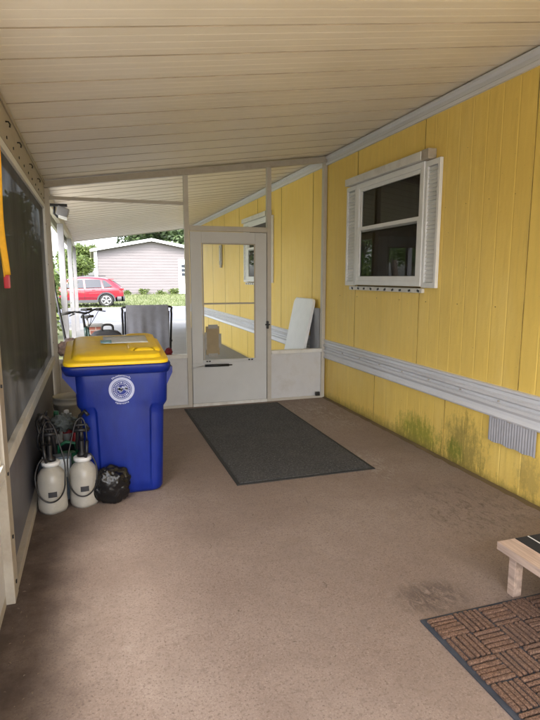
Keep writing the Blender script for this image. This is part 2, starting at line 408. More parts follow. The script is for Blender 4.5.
# grass blades across the road (visible strip only)
b = MB()
for i in range(17000):
    x = random.uniform(-7, 11); y = 27.8 + random.random() ** 1.3 * 12.5
    z = -.01 + .24 * min(1, (y - 27.75) / 11)
    h = random.uniform(.05, .12) * (1 + 1.2 * max(0, noise.noise(Vector((x * .5, y * .5, 3)))))
    if y > 39 and random.random() < .5: h *= 1.6
    a = random.uniform(0, 6.28); w = .02
    dx, dy = math.cos(a) * w, math.sin(a) * w
    b.poly([(x - dx, y - dy, z), (x + dx, y + dy, z), (x + random.uniform(-.05, .05), y + random.uniform(-.05, .05), z + h)])
g = b.build('lawn_grass', 'grassm', normals=False); g['kind'] = 'stuff'; tag(g, 'sunlit green grass strip in front of the pale house', 'grass')
g = MB()
for i in range(9000):
    x = random.uniform(-7, -2.6); y = random.uniform(-2, 18)
    h = random.uniform(.05, .11); a = random.uniform(0, 6.28)
    g.poly([(x - math.cos(a) * .01, y - math.sin(a) * .01, -.01), (x + math.cos(a) * .01, y + math.sin(a) * .01, -.01), (x + random.uniform(-.04, .04), y, h)])
g = g.build('side_grass', 'grassm', normals=False); g['kind'] = 'stuff'; tag(g, 'grass growing along the side of the carport', 'grass')

# ------------------------------------------------------------------ carport roof
cp = thing('carport', 'cream metal carport roof with ribbed panels on white posts', 'carport', (0, 6, 0))
b = MB()
P = .3255; y = YB + (2.55 - YB) % P - P
prof = []; ys0 = y
while y < YE:
    for dy, dz in ((.0, 0), (.072, 0), (.078, .0012), (.084, 0), (.150, 0), (.156, .0012), (.162, 0), (.228, 0), (.234, .0012), (.240, 0), (.310, 0), (.311, .02), (.317, .02), (.318, -.003), (.3235, -.003)):
        prof.append((y + dy, dz))
    y += P
prof = [p for p in prof if YB <= p[0] <= YE]
for i in range(len(prof) - 1):
    (ya, za), (yb, zb) = prof[i], prof[i + 1]
    b.poly([(XL - .12, ya, roofz(XL - .12) + za), (XW - .002, ya, roofz(XW) + za), (XW - .002, yb, roofz(XW) + zb), (XL - .12, yb, roofz(XL - .12) + zb)])
bmesh.ops.remove_doubles(b.bm, verts=b.bm.verts, dist=.0001)
for f in b.bm.faces:
    q = (f.calc_center_median().y - ys0) % P
    if .3095 < q < .3179: f.material_index = 1
rp = b.build('roof_panel', 'ceiling', cp); rp.data.materials.append(M['seam'])
b = MB()
b.loft([[(x, yy, roofz(x) + .03) for x, yy in ((XL - .12, YB), (XW, YB), (XW, YE), (XL - .12, YE))],
        [(x, yy, roofz(x) + .10) for x, yy in ((XL - .12, YB), (XW, YB), (XW, YE), (XL - .12, YE))]], smooth=False)
b.build('roof_deck', 'white', cp)
# side beam
b = MB(); b.box(-.475, -.415, YB, YF - .04, 2.205, 2.43, .004)
b.box(-.412, -.405, YB, YF - .04, 2.395, 2.425, .002)
b.build('side_beam', 'beam', cp)
b = MB(); b.box(-.475, -.415, YF + .04, YE, 2.29, 2.43, .004); b.build('side_beam', 'cream', cp)
b = MB(); b.box(-.60, -.55, YB, YE + .04, 2.30, 2.44, .006); b.build('gutter', 'white', cp)
b = MB()
b.loft([[(x, yy, roofz(x) + dz) for yy, dz in ((YE, -.015), (YE + .04, -.015), (YE + .04, .12), (YE, .12))] for x in (XL - .12, XW)], smooth=False)
b.build('fascia', 'white', cp)
for yy in (9.1, 12.5, 15.85):
    MB().box(-.475, -.385, yy - .045, yy + .045, -.01, 2.288, .006).build('post', 'postw', cp)
for yy in (3.45, 3.95, 4.65, 5.3):
    MB().tube([(-.415, yy, 2.33), (-.40, yy, 2.33), (-.392, yy, 2.315), (-.395, yy, 2.30)], .005, 6).build('hook', 'blackm', cp)
for k in range(12):
    yy = 2.9 + k * .27
    MB().box(-.414, -.409, yy - .008, yy + .008, 2.235, 2.251, .002).build('screw', 'blackm', cp)

# ------------------------------------------------------------------ mobile home
mh = thing('mobile_home', 'yellow mobile home with vertical grooved siding and white belt trim', 'mobile home', (XW, 0, 0))
def siding_wall(y0, y1, z0, z1, x, seams, pitch, m, name):
    ys = [(y0, 0)]
    k = math.ceil(y0 / pitch); pts = []
    while k * pitch < y1:
        pts.append((k * pitch, 'g')); k += 1
    for s_ in seams:
        pts = [p for p in pts if abs(p[0] - s_) > .05]; pts.append((s_, 's'))
    pts.sort()
    for p, t in pts:
        if t == 'g': ys += [(p - .009, 0), (p - .002, .0016), (p + .002, .0016), (p + .009, 0)]
        else: ys += [(p - .004, 0), (p - .0025, .014), (p + .0025, .014), (p + .004, -.003), (p + .02, -.002)]
    ys.append((y1, 0)); ys = [q for q in ys if y0 <= q[0] <= y1]
    b = MB(); rows = []
    for z in (z0, z1):
        rows.append([b.bm.verts.new((x + d, yy, z)) for yy, d in ys])
    for i in range(len(ys) - 1):
        b.bm.faces.new((rows[0][i], rows[0][i + 1], rows[1][i + 1], rows[1][i]))
    b.bm.normal_update()
    for f in b.bm.faces:
        if abs(f.normal.y) > .6 or (f.calc_center_median().x - x) > .012: f.material_index = 1
    o = b.build(name, m, mh, normals=False); o.data.materials.append(M['ygroove']); return o
siding_wall(YB, YE, .70, 2.95, XW, [2.86 + 1.205 * k for k in range(-3, 11)], 1.205 / 8, 'siding', 'wall')
siding_wall(YB, YE, 0.0, .52, XW + .012, [1.25, 2.45, 3.65, 4.82, 6.0, 7.2, 8.4, 9.6, 10.8, 12, 13.2, 14.4], .2, 'skirt', 'skirting')
MB().box(XW + .03, XW + 4.2, YB, YE - .001, .0, 3.1).build('house_body', 'siding', mh)
b = MB(); b.box(XW + .0, XW + .03, YE - .002, YE + .004, 0, 3.0); b.build('corner_trim', 'white', mh)
b = MB()
pr = [(0, .497), (-.030, .499), (-.036, .512), (-.018, .534), (-.014, .556), (-.034, .580), (-.034, .602), (-.010, .609), (-.010, .628), (-.038, .645), (-.040, .664), (-.016, .672), (-.014, .694), (-.034, .706), (-.034, .722), (0, .728)]
b.loft([[(XW + .011 + dx, yy, z) for dx, z in pr] for yy in (YB, 0.9, 3.02, 5.9, 9.5, YE)], smooth=False)
b.build('belt_trim', 'trimw', mh)
b = MB()
pr = [(0, 2.765), (-.022, 2.765), (-.026, 2.79), (-.012, 2.80), (-.012, 2.83), (-.035, 2.845), (-.035, 2.864), (0, 2.864)]
b.loft([[(XW + dx, yy, z) for dx, z in pr] for yy in (YB, YE)], smooth=False)
b.build('eave_trim', 'trimw', mh)
for k in range(8):
    yy = 2.6 + k * .42
    MB().box(XW - .012, XW - .0005, yy, yy + .010, .614, .624).build('screw', 'beam', mh)
    MB().box(XW - .004, XW - .0005, yy + .1, yy + .106, 1.27, 1.276).build('screw', 'groove', mh)
for k in range(6):
    yy = 2.5 + k * .25
    MB().box(XW - .003, XW - .0005, yy, yy + .005, 2.02, 2.025).build('screw', 'ygroove', mh)
# crimped metal vent patch
b = MB(); n = 18
b.grid(n * 2, 1, lambda u, v: (XW - .012 - .0028 * (int(round(u * n * 2)) % 2), 2.66 + u * .44, .32 + v * .178 + .004 * math.sin(u * 20)), smooth=False)
b.build('vent_patch', 'ventm', mh, normals=False, solid=.002)
# base debris strip/ledger
b = MB()
b.grid(120, 2, lambda u, v: (XW - .035 * v - .02 * v * noise.noise(Vector((u * 90, 0, 0))), -1 + u * 8, .001 + .012 * (1 - v) + .004 * noise.noise(Vector((u * 60, v, 2)))))
b.build('dirt_line', 'groove', mh, normals=False)

def window(yoff, parent, awn=True):
    f = MB(); z0, z1 = 1.40, 2.42; y0, y1 = 4.0, 5.21; x0, x1 = XW - .045, XW + .005
    f.box(x0, x1, y0, y0 + .045, z0, z1, .004); f.box(x0, x1, y1 - .06, y1, z0, z1, .004)
    f.box(x0, x1, y0 + .045, y1 - .06, z1 - .05, z1, .004); f.box(x0, x1, y0 + .045, y1 - .06, z0, z0 + .045, .004)
    fr = f.build('window', 'white_clean', parent)
    s = MB()
    for (a, bb, xo) in ((1.93, 2.37, 0), (1.445, 1.985, -.012)):
        ya, yb_ = y0 + .046, y1 - .061; xa, xb = XW - .030 + xo, XW - .008 + xo; w = .034
        s.box(xa, xb, ya, ya + w, a, bb, .003); s.box(xa, xb, yb_ - w, yb_, a, bb, .003)
        s.box(xa, xb, ya + w, yb_ - w, bb - w, bb, .003); s.box(xa, xb, ya + w, yb_ - w, a, a + w + .008, .003)
    s.build('sash', 'white_clean', fr)
    g = MB()
    g.poly([(XW - .018, y0 + .08, 1.965), (XW - .018, y0 + .08, 2.335), (XW - .018, y1 - .095, 2.335), (XW - .018, y1 - .095, 1.965)])
    g.build('pane', 'winglass', fr, normals=False)
    g = MB()
    g.poly([(XW - .030, y0 + .08, 1.485), (XW - .030, y0 + .08, 1.95), (XW - .030, y1 - .095, 1.95), (XW - .030, y1 - .095, 1.485)])
    g.build('pane', 'winglass', fr, normals=False)
    c = MB()
    c.grid(60, 1, lambda u, v: (XW - .004 + .0015 * math.sin(u * 50), y0 + .05 + u * 1.10, 1.44 + v * .95))
    c.build('curtain', 'curtain', fr, normals=False)
    # head rail
    h = MB(); h.box(XW - .085, XW - .002, 4.0, 5.40, 2.425, 2.495, .006)
    h.build('head_rail', 'white', fr)
    h = MB(); h.box(XW - .080, XW - .002, 3.90, 3.998, 2.42, 2.50, .004); h.build('rail_end_cap', 'beam', fr)
    # shutters
    for (a, bb) in ((5.235, 5.455), (3.80, 3.994)):
        s = MB(); zb, zt = 1.39, 2.415 if a < 5 else 2.42
        s.box(XW - .034, XW - .004, a, a + .03, zb, zt, .003); s.box(XW - .034, XW - .004, bb - .03, bb, zb, zt, .003)
        s.box(XW - .034, XW - .004, a + .03, bb - .03, zb, zb + .045, .003); s.box(XW - .034, XW - .004, a + .03, bb - .03, zt - .045, zt, .003)
        z = zb + .05
        while z < zt - .07:
            s.poly([(XW - .028, a + .03, z), (XW - .028, bb - .03, z), (XW - .010, bb - .03, z + .031), (XW - .010, a + .03, z + .031)])
            s.poly([(XW - .010, a + .03, z + .031), (XW - .010, bb - .03, z + .031), (XW - .028, bb - .03, z + .033), (XW - .028, a + .03, z + .033)])
            z += .033
        s.box(XW - .008, XW - .004, a + .03, bb - .03, zb + .045, zt - .045)
        s.build('shutter', 'white_clean', fr)
    t = MB(); t.box(XW - .03, XW - .001, 3.99, 5.36, 1.345, 1.383, .004); t.build('lower_track', 'white', fr)
    for k in range(10):
        yy = 4.03 + k * .138 + random.uniform(-.01, .01)
        MB().box(XW - .036, XW - .0305, yy, yy + .032, 1.353, 1.372, .002, rot=RX(random.uniform(-25, 25))).build('rust_hole', 'blackm', fr)
    t = MB(); t.box(XW - .012, XW - .002, 4.05, 5.2, 1.384, 1.396); t.build('sill', 'groove', fr)
    return fr
w1 = window(0, mh)
w1['label'] = 'near white window with louvred shutters beside the patio'
w2 = dup(w1, parent=mh); w2.location = (0, 4.23, 0); w2['label'] = 'far white window beyond the screen door'
# thermometer on far wall
th = thing('thermometer', 'narrow grey wall thermometer hanging on the far yellow siding', 'thermometer', (XW - .02, 11.6, 1.72))
MB().box(XW - .03, XW - .006, 11.50, 11.72, 1.74, 2.16, .006).build('backboard', 'greytape', th)
MB().tube([(XW - .036, 11.61, 1.82), (XW - .036, 11.61, 2.10)], .012, 8).build('glass_tube', 'white_clean', th)
MB().box(XW - .03, XW - .01, 11.53, 11.69, 1.68, 1.738, .01).build('scroll_end', 'beam', th)

# ------------------------------------------------------------------ far partition with screen door
pt = thing('screen_partition', 'cream metal screen partition with a door closing off the patio end', 'partition', (1.1, YF, 0))
def post(x0, x1, name='post', z0=0.0, m='cream', y0=YF - .03, y1=YF + .03):
    zt = roofz((x0 + x1) / 2) - .075
    return MB().box(x0, x1, y0, y1, z0, zt, .004).build(name, m, pt)
post(.985, 1.035); post(1.935, 1.985); post(2.632, 2.676)
MB().box(-.475, -.375, YF - .04, YF + .04, 0, 2.36, .005).build('corner_post', 'cream', pt)
b = MB()
b.loft([[(x, yy, roofz(x) + dz) for yy, dz in ((YF - .035, -.074), (YF + .035, -.074), (YF + .035, -.012), (YF - .035, -.012))] for x in (-.47, XW - .004)], smooth=False)
b.build('top_rail', 'beam', pt)
MB().box(1.036, 1.934, YF - .028, YF + .028, 1.985, 2.04, .004).build('door_header', 'cream', pt)
MB().box(-.374, .984, YF - .015, YF + .015, 2.255, 2.29, .003).build('cross_bar', 'cream', pt)
for (x0, x1) in ((-.374, .984), (1.986, 2.631)):
    MB().box(x0, x1, YF - .012, YF + .012, .03, .572).build('kick_panel', 'kick', pt)
    MB().box(x0, x1, YF - .04, YF + .034, .573, .615, .004).build('ledge', 'white', pt)
    MB().box(x0, x1, YF - .03, YF + .03, 0, .03, .003).build('base_rail', 'cream', pt)
dr = bpy.data.objects.new('door', None); COL.objects.link(dr); dr.parent = pt; dr['_w'] = pt['_w']
MB().box(1.044, 1.928, YF - .022, YF + .008, .035, .50, .003).build('lower_panel', 'doorm', dr)
b = MB()
b.box(1.044, 1.168, YF - .024, YF + .01, .501, 1.978, .003); b.box(1.792, 1.928, YF - .024, YF + .01, .501, 1.978, .003)
b.box(1.169, 1.791, YF - .024, YF + .01, 1.855, 1.978, .003); b.box(1.169, 1.791, YF - .024, YF + .01, .501, .535, .003)
b.build('door_frame', 'doorm', dr)
b = MB()
b.box(1.17, 1.186, YF - .032, YF - .0245, .537, 1.853, .002); b.box(1.774, 1.79, YF - .032, YF - .0245, .537, 1.853, .002)
b.box(1.187, 1.773, YF - .032, YF - .010, 1.172, 1.19, .002); b.box(1.187, 1.773, YF - .032, YF - .0245, 1.84, 1.853, .002)
b.build('window_trim', 'beam', dr)
MB().poly([(1.169, YF, .536), (1.791, YF, .536), (1.791, YF, 1.854), (1.169, YF, 1.854)]).build('pane', 'glass', dr, normals=False)
MB().box(1.04, 1.932, YF - .034, YF - .023, .0, .034, .002).build('door_sweep', 'white', dr)
b = MB(); b.tube([(1.18, YF - .055, .478), (1.46, YF - .055, .474)], .015, 12); b.tube([(1.46, YF - .055, .474), (1.50, YF - .055, .474)], .007, 8)
cl = b.build('door_closer', 'black', dr)
MB().tube([(1.02, YF - .045, .452), (1.06, YF - .055, .458), (1.18, YF - .055, .478)], .005, 8).build('closer_rod', 'alu', dr)
b = MB(); b.box(1.92, 1.945, YF - .06, YF - .03, .88, .97, .006); b.tube([(1.90, YF - .062, .93), (1.955, YF - .07, .93)], .008, 8)
b.build('handle', 'black', dr)
b = MB(); b.box(1.20, 1.355, YF - .045, YF - .026, .60, .925, .004)
pd = b.build('pet_flap', 'tan', dr)
b = MB()
for (x0, x1, z0, z1) in ((1.185, 1.208, .66, .86), (1.345, 1.375, .68, .84), (1.225, 1.335, .90, .945), (1.225, 1.335, .575, .615)):
    b.box(x0, x1, YF - .05, YF - .0445, z0, z1, .001)
b.build('tape', 'greytape', dr)
for x in (1.20, 1.23, 1.70, 1.735): MB().box(x, x + .022, YF - .036, YF - .025, .515, .53, .002).build('window_clip', 'black', dr)
o = MB().box(2.545, 2.60, YF - .075, YF - .042, .035, .085, .008).build('door_stop', 'black'); tag(o, 'small black rubber stop on floor at the foot of the partition', 'door stop')

# ------------------------------------------------------------------ left screened wall
sw = thing('side_screen_wall', 'low metal knee wall with dark privacy screens along the left', 'screen wall', (XL, 2, 0))
bays = [(-1.6, .55), (.65, 2.52), (2.64, 6.02)]
for i, (a, bb) in enumerate(bays):
    near = i < 2
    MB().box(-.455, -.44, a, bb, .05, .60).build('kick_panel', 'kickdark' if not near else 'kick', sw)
    MB().box(-.475, -.405, a, bb, .601, .668, .005).build('rail', 'white', sw)
    MB().box(-.475, -.405 if not near else -.44, a, bb, 0, .05, .004).build('base_plate', 'beam', sw)
    b = MB()
    b.box(-.452, -.418, a, a + .035, .669, 2.203, .003); b.box(-.452, -.418, bb - .045, bb, .669, 2.203, .003)
    b.box(-.452, -.418, a + .036, bb - .046, 2.155, 2.203, .003)
    b.build('screen_frame', 'white_clean', sw)
    g = MB(); aa, bb2 = a + .03, bb - .03
    g.grid(24, 10, lambda u, v: (-.436 + .006 * math.sin(u * 9 + v * 2) * math.sin(v * math.pi), aa + u * (bb2 - aa), .66 + v * 1.51))
    g.build('screen', 'screen' if not near else 'screen_thin', sw, normals=False)
for yy in (YB + .02, .60, 2.58):
    MB().box(-.485, -.402, yy - .055, yy + .055, 0, 2.203, .005).build('post', 'beam', sw)
for z in (.08, .3, .6, 1.0, 1.6): MB().box(-.4015, -.396, 2.56, 2.575, z, z + .014, .002).build('screw', 'blackm', sw)
for z in (.8, 1.2, 1.6, 2.0): MB().box(-.4175, -.413, 5.99, 6.002, z, z + .012, .002).build('screw', 'blackm', sw)

# orange lanyard
ln = thing('lanyard', 'orange strap with a red tip hanging from the beam over dark screen', 'lanyard', (-.39, 2.9, 1.4))
b = MB()
b.grid(4, 30, lambda u, v: (-.404 + u * (.045 - .022 * v) + .006 * math.sin(v * 7), 2.66 + .25 * v + u * .02, 2.20 - v * .71))
b.grid(4, 30, lambda u, v: (-.408 + u * (.032 - .012 * v) + .005 * math.sin(v * 6 + 1), 2.76 + .15 * v + u * .02, 2.20 - v * .72))
b.build('strap', 'orange', ln, normals=False, solid=.003)
MB().box(-.408, -.380, 2.912, 2.932, 1.425, 1.49, .006).build('clip', 'red', ln)

# floodlight
fl = thing('floodlight', 'small dark floodlight with a grey head bolted under the carport beam', 'floodlight', (-.33, 6.45, 2.2))
MB().box(-.42, -.22, 6.42, 6.50, 2.235, 2.262, .004).build('bracket', 'blackm', fl)
MB().box(-.33, -.21, 6.38, 6.52, 2.13, 2.225, .012, rot=RY(18)).build('lamp_head', 'grey', fl)
MB().box(-.315, -.225, 6.39, 6.51, 2.105, 2.13, .004, rot=RY(18)).build('lens', 'white_clean', fl)
MB().tube([(-.35, 6.46, 2.24), (-.36, 6.46, 2.16), (-.32, 6.46, 2.12)], .012, 8).build('sensor', 'black', fl)

# ------------------------------------------------------------------ mats
cm = thing('carpet_mat', 'large charcoal carpet mat lying on the floor before the door', 'mat', (1.47, 4.77, 0))
b = MB(); b.box(.945, 2.005, 3.605, 5.925, .001, .010, .003, rot=None); b.build('pile', 'carpet', cm)
b = MB()
for a in ((.92, 2.03, 3.58, 3.604), (.92, 2.03, 5.926, 5.95), (.92, .944, 3.604, 5.926), (2.006, 2.03, 3.604, 5.926)):
    b.box(a[0], a[1], a[2], a[3], .0, .0065, .001)
b.build('border', 'rubber', cm)

dm = thing('doormat', 'brown ribbed parquet pattern doormat with rubber edge beside the wooden step', 'doormat', (1.75, 1.3, 0))
X0, X1, Y0, Y1 = 1.285, 2.12, .6, 1.84
MB().box(X0, X1, Y0, Y1, 0, .007, .002).build('backing', 'matborder', dm)
b = MB(); S = .133
nx = int((X1 - X0 - .05) / S); ny = int((Y1 - Y0 - .05) / S)
for i in range(nx):
    for j in range(ny):
        bx0 = X0 + .017 + i * S; by1 = Y1 - .017 - j * S; n = 5; pw = (S - .004) / n
        for k in range(n):
            if (i + j) % 2 == 1: x0, x1, y0, y1 = bx0 + k * pw + .004, bx0 + (k + 1) * pw - .004, by1 - S + .006, by1 - .001
            else: x0, x1, y0, y1 = bx0 + .002, bx0 + S - .005, by1 - (k + 1) * pw + .004, by1 - k * pw - .004
            jt = lambda: random.uniform(-.0025, .0025)
            b.box(x0 + jt() * .5, x1 + jt() * .5, y0 + jt(), y1 + jt() * .5, .0065, .0175 + random.uniform(-.003, .003), .0045, rot=RZ(random.uniform(-1.2, 1.2)))
b.build('coir_rib', 'coir', dm)

b = MB(); rl = random.Random(5)
for i in range(420):
    x = rl.uniform(-.38, 2.6); y = rl.uniform(1.2, 6.0)
    if rl.random() < .45: x = rl.choice((rl.uniform(-.40, -.2), rl.uniform(2.45, 2.64)))
    if .9 < x < 2.05 and 3.55 < y < 6: continue
    if x > 1.25 and y < 1.9: continue
    sz = rl.uniform(.0015, .0045); a = rl.uniform(0, 6.28); el = rl.uniform(1, 3.5)
    ux, uy = math.cos(a) * sz * el, math.sin(a) * sz * el; vx, vy = -math.sin(a) * sz, math.cos(a) * sz
    b.poly([(x - ux, y - uy, .0012), (x + vx, y + vy, .004), (x + ux, y + uy, .0015), (x - vx, y - vy, .003)])
for (x, y) in ((.32, 1.3), (.62, 3.0), (.55, 2.75), (1.0, 2.2)):
    b.tube([(x, y, .003), (x + .012, y + .02, .004), (x + .008, y + .05, .003)], .0012, 4)
g = b.build('floor_grit', 'bark', normals=False); g['kind'] = 'stuff'; tag(g, 'scattered leaf bits and grit on the brown patio floor', 'debris')

# ------------------------------------------------------------------ wooden step
st = thing('wooden_step', 'low pine step with black grip strips against the yellow wall', 'step', (2.2, 1.4, 0))
MB().box(1.755, 2.62, .75, 1.935, .212, .25, .004).build('tread', 'wood', st)
for (x, yy) in ((1.80, 1.858), (2.55, 1.858), (1.80, .80), (2.55, .80)):
    MB().box(x, x + .045, yy, yy + .042, 0, .211, .003).build('leg', 'wood', st)
MB().box(1.93, 2.52, 1.862, 1.90, .03, .10, .003).build('stretcher', 'wood', st) if False else None
MB().box(1.90, 1.94, .84, 1.80, .02, .10, .003).build('stretcher', 'wood', st)
for (x0, x1) in ((1.855, 1.925), (1.935, 2.01)):
    MB().box(x0, x1, .76, 1.93, .2502, .2525).build('grip_strip', 'tape', st)
MB().box(1.926, 1.934, .76, 1.93, .2502, .2522).build('reflective_strip', 'white_clean', st)

# ------------------------------------------------------------------ recycling cart
rc = thing('recycling_cart', 'blue wheeled recycling cart with yellow lid and round white crest', 'recycling cart', (.16, 4.05, 0))
def rrect(x0, x1, y0, y1, z, r, n=6, rec=0.0):
    pts = []
    for (cx, cy, a0) in ((x1 - r, y1 - r, 0), (x0 + r, y1 - r, 90), (x0 + r, y0 + r, 180), (x1 - r, y0 + r, 270)):
        for k in range(n + 1):
            a = R(a0 + 90 * k / n); pts.append((cx + r * math.cos(a), cy + r * math.sin(a), z))
    # front face recess points inserted between the 3rd and 4th corners
    i = 3 * (n + 1)
    w = x1 - x0
    if True:
        fr = [(x0 + .17 * w, y0, z), (x0 + .19 * w, y0 - rec, z), (x0 + .50 * w, y0 - rec, z), (x1 - .19 * w, y0 - rec, z), (x1 - .17 * w, y0, z)]
        pts = pts[:i] + fr + pts[i:]
    return pts
CX = .160
def sect(z):
    t = z / .88
    hw = .250 + .035 * t; y0 = 3.735 - .0 * t; y1 = 4.26 + .10 * t
    return CX - hw, CX + hw, y0, y1
rings = []
for z, ins, rec in ((.0, .03, 0), (.006, .012, 0), (.03, 0, .003), (.10, 0, .012), (.35, 0, .02), (.55, 0, .022), (.60, 0, .020), (.625, -.014, .006), (.64, -.02, .0), (.80, -.02, 0), (.865, -.02, 0)):
    x0, x1, y0, y1 = sect(z)
    rings.append(rrect(x0 + ins, x1 - ins, y0 + ins, y1 - ins, z, .07, 6, rec))
b = MB(); b.loft(rings, True, True)
bd = b.build('body', 'blue', rc)
md = bd.modifiers.new('Edge', 'BEVEL'); md.width = .004; md.segments = 2; md.limit_method = 'ANGLE'; md.angle_limit = R(40)
b = MB()
rr = []
for z, e in ((.845, .018), (.85, .05), (.885, .07), (.905, .072), (.912, .066)):
    rr.append(rrect(-.145 - e, .445 + e * .5, 3.72 - e * .7, 4.42 + e * .3, z, .07, 6, 0))
b.loft(rr); b.build('rim', 'blue', rc)
for s_, xr in ((-1, -.13), (1, .44)):   # gussets below the rim
    for yy in (3.80, 4.2):
        b = MB(); e = .085 if s_ < 0 else .055
        b.loft([[(xr, yy + d, .72), (xr, yy + d, .875), (xr + s_ * e, yy + d, .875), (xr + s_ * e, yy + d, .835)] for d in (-.045, .045)], smooth=False)
        b.build('gusset', 'blue', rc)
MB().tube([(-.02, 4.46, .90), (.33, 4.46, .90)], .016, 10).build('handle', 'blue', rc)
for x in (-.12, .43):
    b = MB()
    b.tube([(x - .025, 4.33, .125), (x + .025, 4.33, .125)], .125, 24); wh = b.build('wheel', 'rubber', rc)
    MB().tube([(x - .028, 4.33, .125), (x + .028, 4.33, .125)], .06, 16).build('hub', 'grey', wh)
# lid
b = MB(); rr = []
def lidz(x, y_): return .915 + .062 * max(0, min(1, (y_ - 3.70) / .65))
prof = ((.0, 0), (.0, .018), (.006, .024), (.05, .030), (.062, .050), (.085, .058), (.20, .064))
for ins, dz in prof:
    pts = rrect(-.205 + ins, .465 - ins * .8, 3.66 + ins, 4.44 - ins * .6, 0, max(.02, .075 - ins * .2), 6, .0)
    rr.append([(p[0], p[1], lidz(p[0], p[1]) + dz) for p in pts])
b.loft(rr)
lid = b.build('lid', 'yellow_lid', rc)
md = lid.modifiers.new('Edge', 'BEVEL'); md.width = .003; md.segments = 2; md.limit_method = 'ANGLE'; md.angle_limit = R(35)
# raised end of the lid
b = MB(); rr = []
for ins, dz in ((0, .05), (.006, .066), (.03, .076)):
    pts = rrect(.20 + ins, .43 - ins, 3.80 + ins, 4.36 - ins, 0, .05, 6, 0)
    rr.append([(p[0], p[1], lidz(p[0], p[1]) + dz) for p in pts])
b.loft(rr); b.build('lid_boss', 'yellow_lid', lid)
for (x0, x1, y0, y1, mm) in ((.055, .36, 3.99, 4.24, 'label'), (.035, .11, 4.0, 4.1, 'bluep')):
    b = MB(); e = .0665 if mm == 'label' else .0685
    b.grid(4, 4, lambda u, v: (x0 + u * (x1 - x0), y0 + v * (y1 - y0), lidz(0, y0 + v * (y1 - y0)) + e + .0105))
    b.build('sticker', mm, lid, normals=False, solid=.001)
# crest on the front
zc, yc = .70, 3.735
def cy(z): return sect(z)[2] + .02 - .0025 if z > .69 else 3.70
cr = bpy.data.objects.new('crest', None)
b = MB()
CXX, CZZ, YC = .152, .742, 3.7185
def fp(x, z, o=0.0):
    y0 = sect(z)[2] - .02 - .003 * (z < .70)
    return (x, y0 - .0025 - o, z)
fpY = lambda: None
def ring(b, r0, r1, a0=0, a1=360, n=48, o=0.0):
    for k in range(n):
        a = R(a0 + (a1 - a0) * k / n); c = R(a0 + (a1 - a0) * (k + 1) / n)
        b.poly([fp(CXX + r * math.cos(t), CZZ + r * math.sin(t), o) for r, t in ((r0, a), (r1, a), (r1, c), (r0, c))])
KS = 1.38
ring(b, .047*KS, .060*KS); ring(b, .041*KS, .044*KS)
for k in range(26):
    a = 360 * k / 26; ring(b, .030*KS, .038*KS, a, a + random.uniform(5, 10), 1)
random.seed(11)
for k in range(16):
    a = random.uniform(0, 6.28); r = random.uniform(0, .022)*KS; s_ = random.uniform(.003, .008)*KS
    x, z = CXX + r * math.cos(a), CZZ + r * math.sin(a)
    b.poly([fp(x - s_, z - s_ * .6), fp(x + s_, z - s_), fp(x + s_ * .7, z + s_), fp(x - s_ * .5, z + s_ * .8)])
ring(b, .0245*KS, .0265*KS)
for (a0, a1, n, up) in ((50, 130, 14, 1), (242, 298, 9, 0)):
    for k in range(n):
        a = a0 + (a1 - a0) * (k + .15) / n; c = a0 + (a1 - a0) * (k + .75) / n
        ring(b, .065*KS, .065*KS + random.choice((.007, .009, .011)), a, c, 1)
b.build('crest', 'print', rc, normals=False)

rc.location.y -= .07
